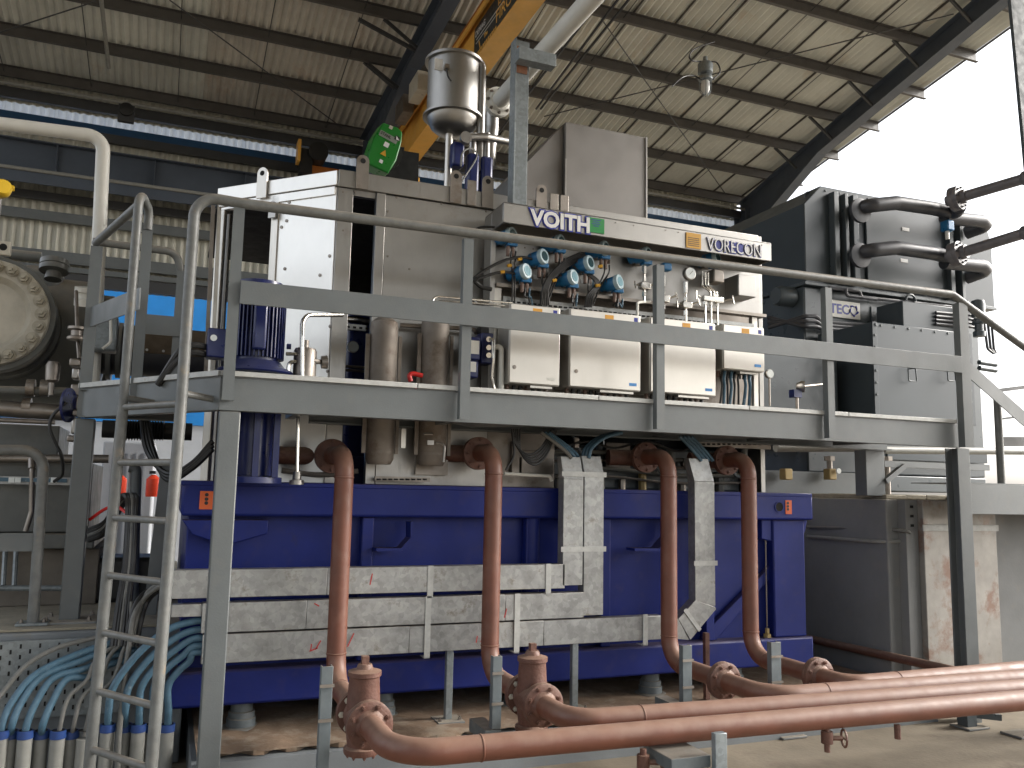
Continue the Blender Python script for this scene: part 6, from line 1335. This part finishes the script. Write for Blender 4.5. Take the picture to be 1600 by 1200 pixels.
o = MB().bar(PY(262, 720, 6.95), PY(234, 960, 6.95), .09, .07, up=(0, 1, 0)).build('leaning_strut', grey, bev=.005); tag(o, 'grey steel strut standing behind the ladder, left of the skid', 'strut')
o = MB().bar(PY(325, 650, 7.0), PY(345, 330, 7.0), .06, .06, up=(0, 1, 0)).build('pale_strut', steel, bev=.004) if False else None
t = thing('tall_door_frame', 'tall thin stainless door frame standing left of the enclosure', 'frame', tuple(PY(325, 600, 7.3)))
for px_ in (320, 330): MB().bar(PY(px_, 615, 7.25), PY(px_ + 13, 322, 7.25), .03, .05, up=(0, 1, 0)).build('frame_post', steelw if px_ == 330 else steeld, t)
MB().bar(PY(343, 322, 7.25), PY(362, 318, 7.0), .03, .03).build('frame_top', steelw, t)
o = MB().tube(fillet([PY(202, 730, 7.8), PY(213, 732, 7.8), PY(211, 800, 7.8), PY(207, 960, 7.8)], .06), .045, 10).build('bent_post', grey); tag(o, 'dark grey bent tube post in front of the grey container', 'post')

c = PY(200, 870, 8.0); o = MB().box(c.x - .3, c.x + .35, 7.9, 8.4, .95, c.z).build('dark_pump', blk, bev=.04); tag(o, 'dark low pump housing behind the ladder on the foundation', 'pump')
c = PY(345, 545, 6.3); p2 = PY(305, 565, 6.6)
# small things on the instrument plate: number plates, holes and cable markers
for q, (px, py, w_, m) in enumerate(((806, 389, 5, 'w'), (855, 421, 5, 'w'), (837, 433, 9, 'w'), (875, 452, 18, 'w'), (912, 440, 10, 'w'), (927, 432, 4, 'w'), (951, 409, 5, 'd'), (902, 452, 4, 'd'), (829, 444, 4, 'd'), (820, 387, 2, 'd'), (833, 389, 2, 'd'), (805, 436, 2, 'd'), (872, 436, 2, 'd'), (944, 437, 2, 'd'), (960, 462, 2, 'd'), (1100, 470, 3, 'd'))):
    c = PY(px, py, 6.328); s_ = w_ * .0024; o = MB().box(c.x - s_, c.x + s_, 6.3245, 6.3295, c.z - (s_ if w_ < 4 else .018), c.z + (s_ if w_ < 4 else .018)).build('number_plate' if m == 'w' else 'plate_hole', whited if m == 'w' else brown); o.parent = RK; o.location = -Vector(RK.location)
for px, py, Y_ in ((812, 405, 6.165), (785, 425, 6.165), (938, 384 + 32, 6.18), (796, 415, 6.19), (866, 438, 6.15), (934, 446, 6.16)):
    o = MB().cyl(PY(px - 3, py + .5, Y_), PY(px + 3, py - .5, Y_), .0135, n=8).build('marker_sleeve', ylab); o.parent = RK; o.location = -Vector(RK.location)
# ================================================================== CLUTTER UNDER THE WALKWAY, ABOVE THE SKID
DK = thing('lower_gear_case', 'dark gearbox underside and oil sump seen between skid and walkway', 'gear case', (4.2, 6.75, 1.96))
MB().box(3.1, 5.1, 6.75, 8.5, 1.96, 2.36).build('sump', blk if False else motord, DK, bev=.03)
MB().box(.95, 2.35, 6.95, 8.5, 1.96, 2.2).build('oil_sump', bluem, DK, bev=.02)
rd = random.Random(11)
for i in range(9):
    x = 3.15 + i * .21; MB().cyl((x, 6.7, 1.97), (x, 6.7, 2.04 + rd.random() * .12), .022 + rd.random() * .02, n=8).build('stud', [steeld, brass, castgrey][i % 3], DK)
for i in range(4): z = 2.06 + i * .07; MB().tube(smoothp([(2.95, 6.62, z), (3.6, 6.6, z + .02), (4.3, 6.64, z - .02), (5.1, 6.62, z)]), .012 + .006 * (i % 2), 8).build('oil_line', [steeld, castgrey][i % 2], DK)
st_ = MB().box(PY(1085, 680, 6.5).x, PY(1200, 690, 6.5).x, 6.46, 6.5, PY(1150, 700, 6.48).z, PY(1150, 684, 6.48).z).build('slotted_tray', flangem if False else steeld, DK)
for i in range(14): p = PY(1092 + i * 8, 694 , 6.45); MB().box(p.x - .015, p.x + .015, 6.455, 6.459, p.z - .008, p.z + .008).build('tray_slot', blkm, DK)
for i in range(9):
    px = 635 + i * 10; p = PY(px, 748, 6.42)
rect(586, 745, 672, 752, 6.4, .03).build('slotted_strip', steeld, DK)
for i in range(9): p = PY(592 + i * 9, 749, 6.39); MB().box(p.x - .014, p.x + .014, 6.385, 6.398, p.z - .006, p.z + .006).build('strip_slot', blkm, DK)
rect(585, 718, 625, 744, 6.55, .03).build('pale_sheet', steel, DK); rect(650, 700, 700, 742, 6.45, .1).build('bracket_sheet', steeld, DK)
rect(627, 670, 634, 700, 6.18, .03).build('flat_bar', steelw, DK); rect(668, 688, 678, 695, 6.15, .03).cyl(PY(662, 678, 6.14), PY(676, 678, 6.14), .01, n=6).build('small_tap', steel, DK)
MB().tube(fillet([PY(680, 692, 6.15), PY(695, 694, 6.15), PY(693, 722, 6.15)], .03), .009, 8).build('tap_line', steel, DK)
for (x0, y0, x1, y1, Y) in ((810, 674, 850, 704, 6.46), (815, 715, 865, 740, 6.45), (800, 690, 812, 740, 6.47), (898, 684, 905, 700, 6.45), (947, 692, 985, 735, 6.7)):
    rect(x0, y0, x1, y1, Y, .03).build('pale_sheet', steeld, DK, bev=.003)
p = PY(808, 742, 6.3); MB().tube(fillet([PY(788, 740, 6.3), PY(860, 744, 6.3), PY(862, 752, 6.3)], .03), .014, 8).build('white_line', white, DK)
BU = thing('hanging_loop', 'thin black cables sagging in loops under the walkway beside the paired trays', 'cable bundle', tuple(PY(825, 700, 6.2)))
for i in range(5): MB().tube(smoothp([PY(800 + i * 3, 670, 6.2), PY(806 + i * 2, 695 + i * 3, 6.2), PY(825 + i * 2, 710 + i * 4, 6.18), PY(845 + i * 2, 700 + i * 3, 6.2), PY(862 + i * 2, 672, 6.2)]), .009, 6).build('strand', blk, BU)
MB().tube(smoothp([PY(800, 672, 6.2), PY(803, 710, 6.2), PY(790, 735, 6.2)]), .01, 6).build('strand', blk, BU)
rd = random.Random(5)
for i in range(16):                                   # valves, fittings and stubs crowding the gap above the skid
    px = 735 + i * 29 + rd.randint(-8, 8); Yq = 6.5 + rd.random() * .2; c = PY(px, 722 + rd.randint(-18, 14), Yq); k_ = i % 4
    m_ = [steeld, motord, castgrey, flangem][rd.randint(0, 3)]
    if k_ == 0: MB().lathe(c, FRONT, [(.05, -.05), (.055, 0), (.04, .01), (.03, .03)], 14).build('cap_fitting', m_, DK)
    elif k_ == 1: MB().box(c.x - .05, c.x + .06, Yq, Yq + .1, c.z - .05, c.z + .04).build('terminal_block', m_, DK, bev=.006)
    elif k_ == 2: MB().tube(fillet([c + Vector((-.1, 0, .2)), c, c + Vector((.05, 0, -.06)), c + Vector((.2, 0, -.07))], .05), .014, 8).build('oil_line', m_, DK)
    else: MB().cyl(c + Vector((0, 0, -.1)), c + Vector((0, 0, .12)), .03, n=10).cyl(c + Vector((0, 0, .02)), c + Vector((0, 0, .05)), .05, n=6).build('stub_fitting', m_, DK)
MB().tube(smoothp([PY(868, 700, 6.4), PY(920, 690, 6.45), PY(960, 700, 6.4), PY(1010, 690, 6.42), PY(1060, 705, 6.4), PY(1090, 690, 6.4)]), .011, 6).build('oil_line', blk, DK)
MB().tube(smoothp([PY(440, 735, 6.5), PY(500, 742, 6.5), PY(560, 736, 6.45)]), .02, 8).build('oil_line', steeld, DK)
for gi, (pts0, n_, lab) in enumerate((([(845, 676), (865, 690), (885, 706), (893, 716)], 3, 'grey blue cables bending into the top of the left paired tray'), ([(972, 676), (945, 684), (925, 700), (920, 716)], 3, 'light blue cables bending into the top of the right paired tray'), ([(1062, 682), (1075, 695), (1090, 712), (1096, 720)], 4, 'blue cables fanning into the top of the single right tray'))):
    t = thing('tray_cables', lab, 'cable bundle', tuple(PY(*pts0[-1], 6.1)), 'cables entering the vertical trays')
    for i in range(n_): MB().tube(smoothp([PY(x + i * (6 if gi != 1 else -5), y, 6.12 + .03 * i) for x, y in pts0]), .015, 8).build('cable', cableblue if gi or i else cablegrey, t)
for o in bpy.data.objects:
    if '_off' in o: del o['_off']
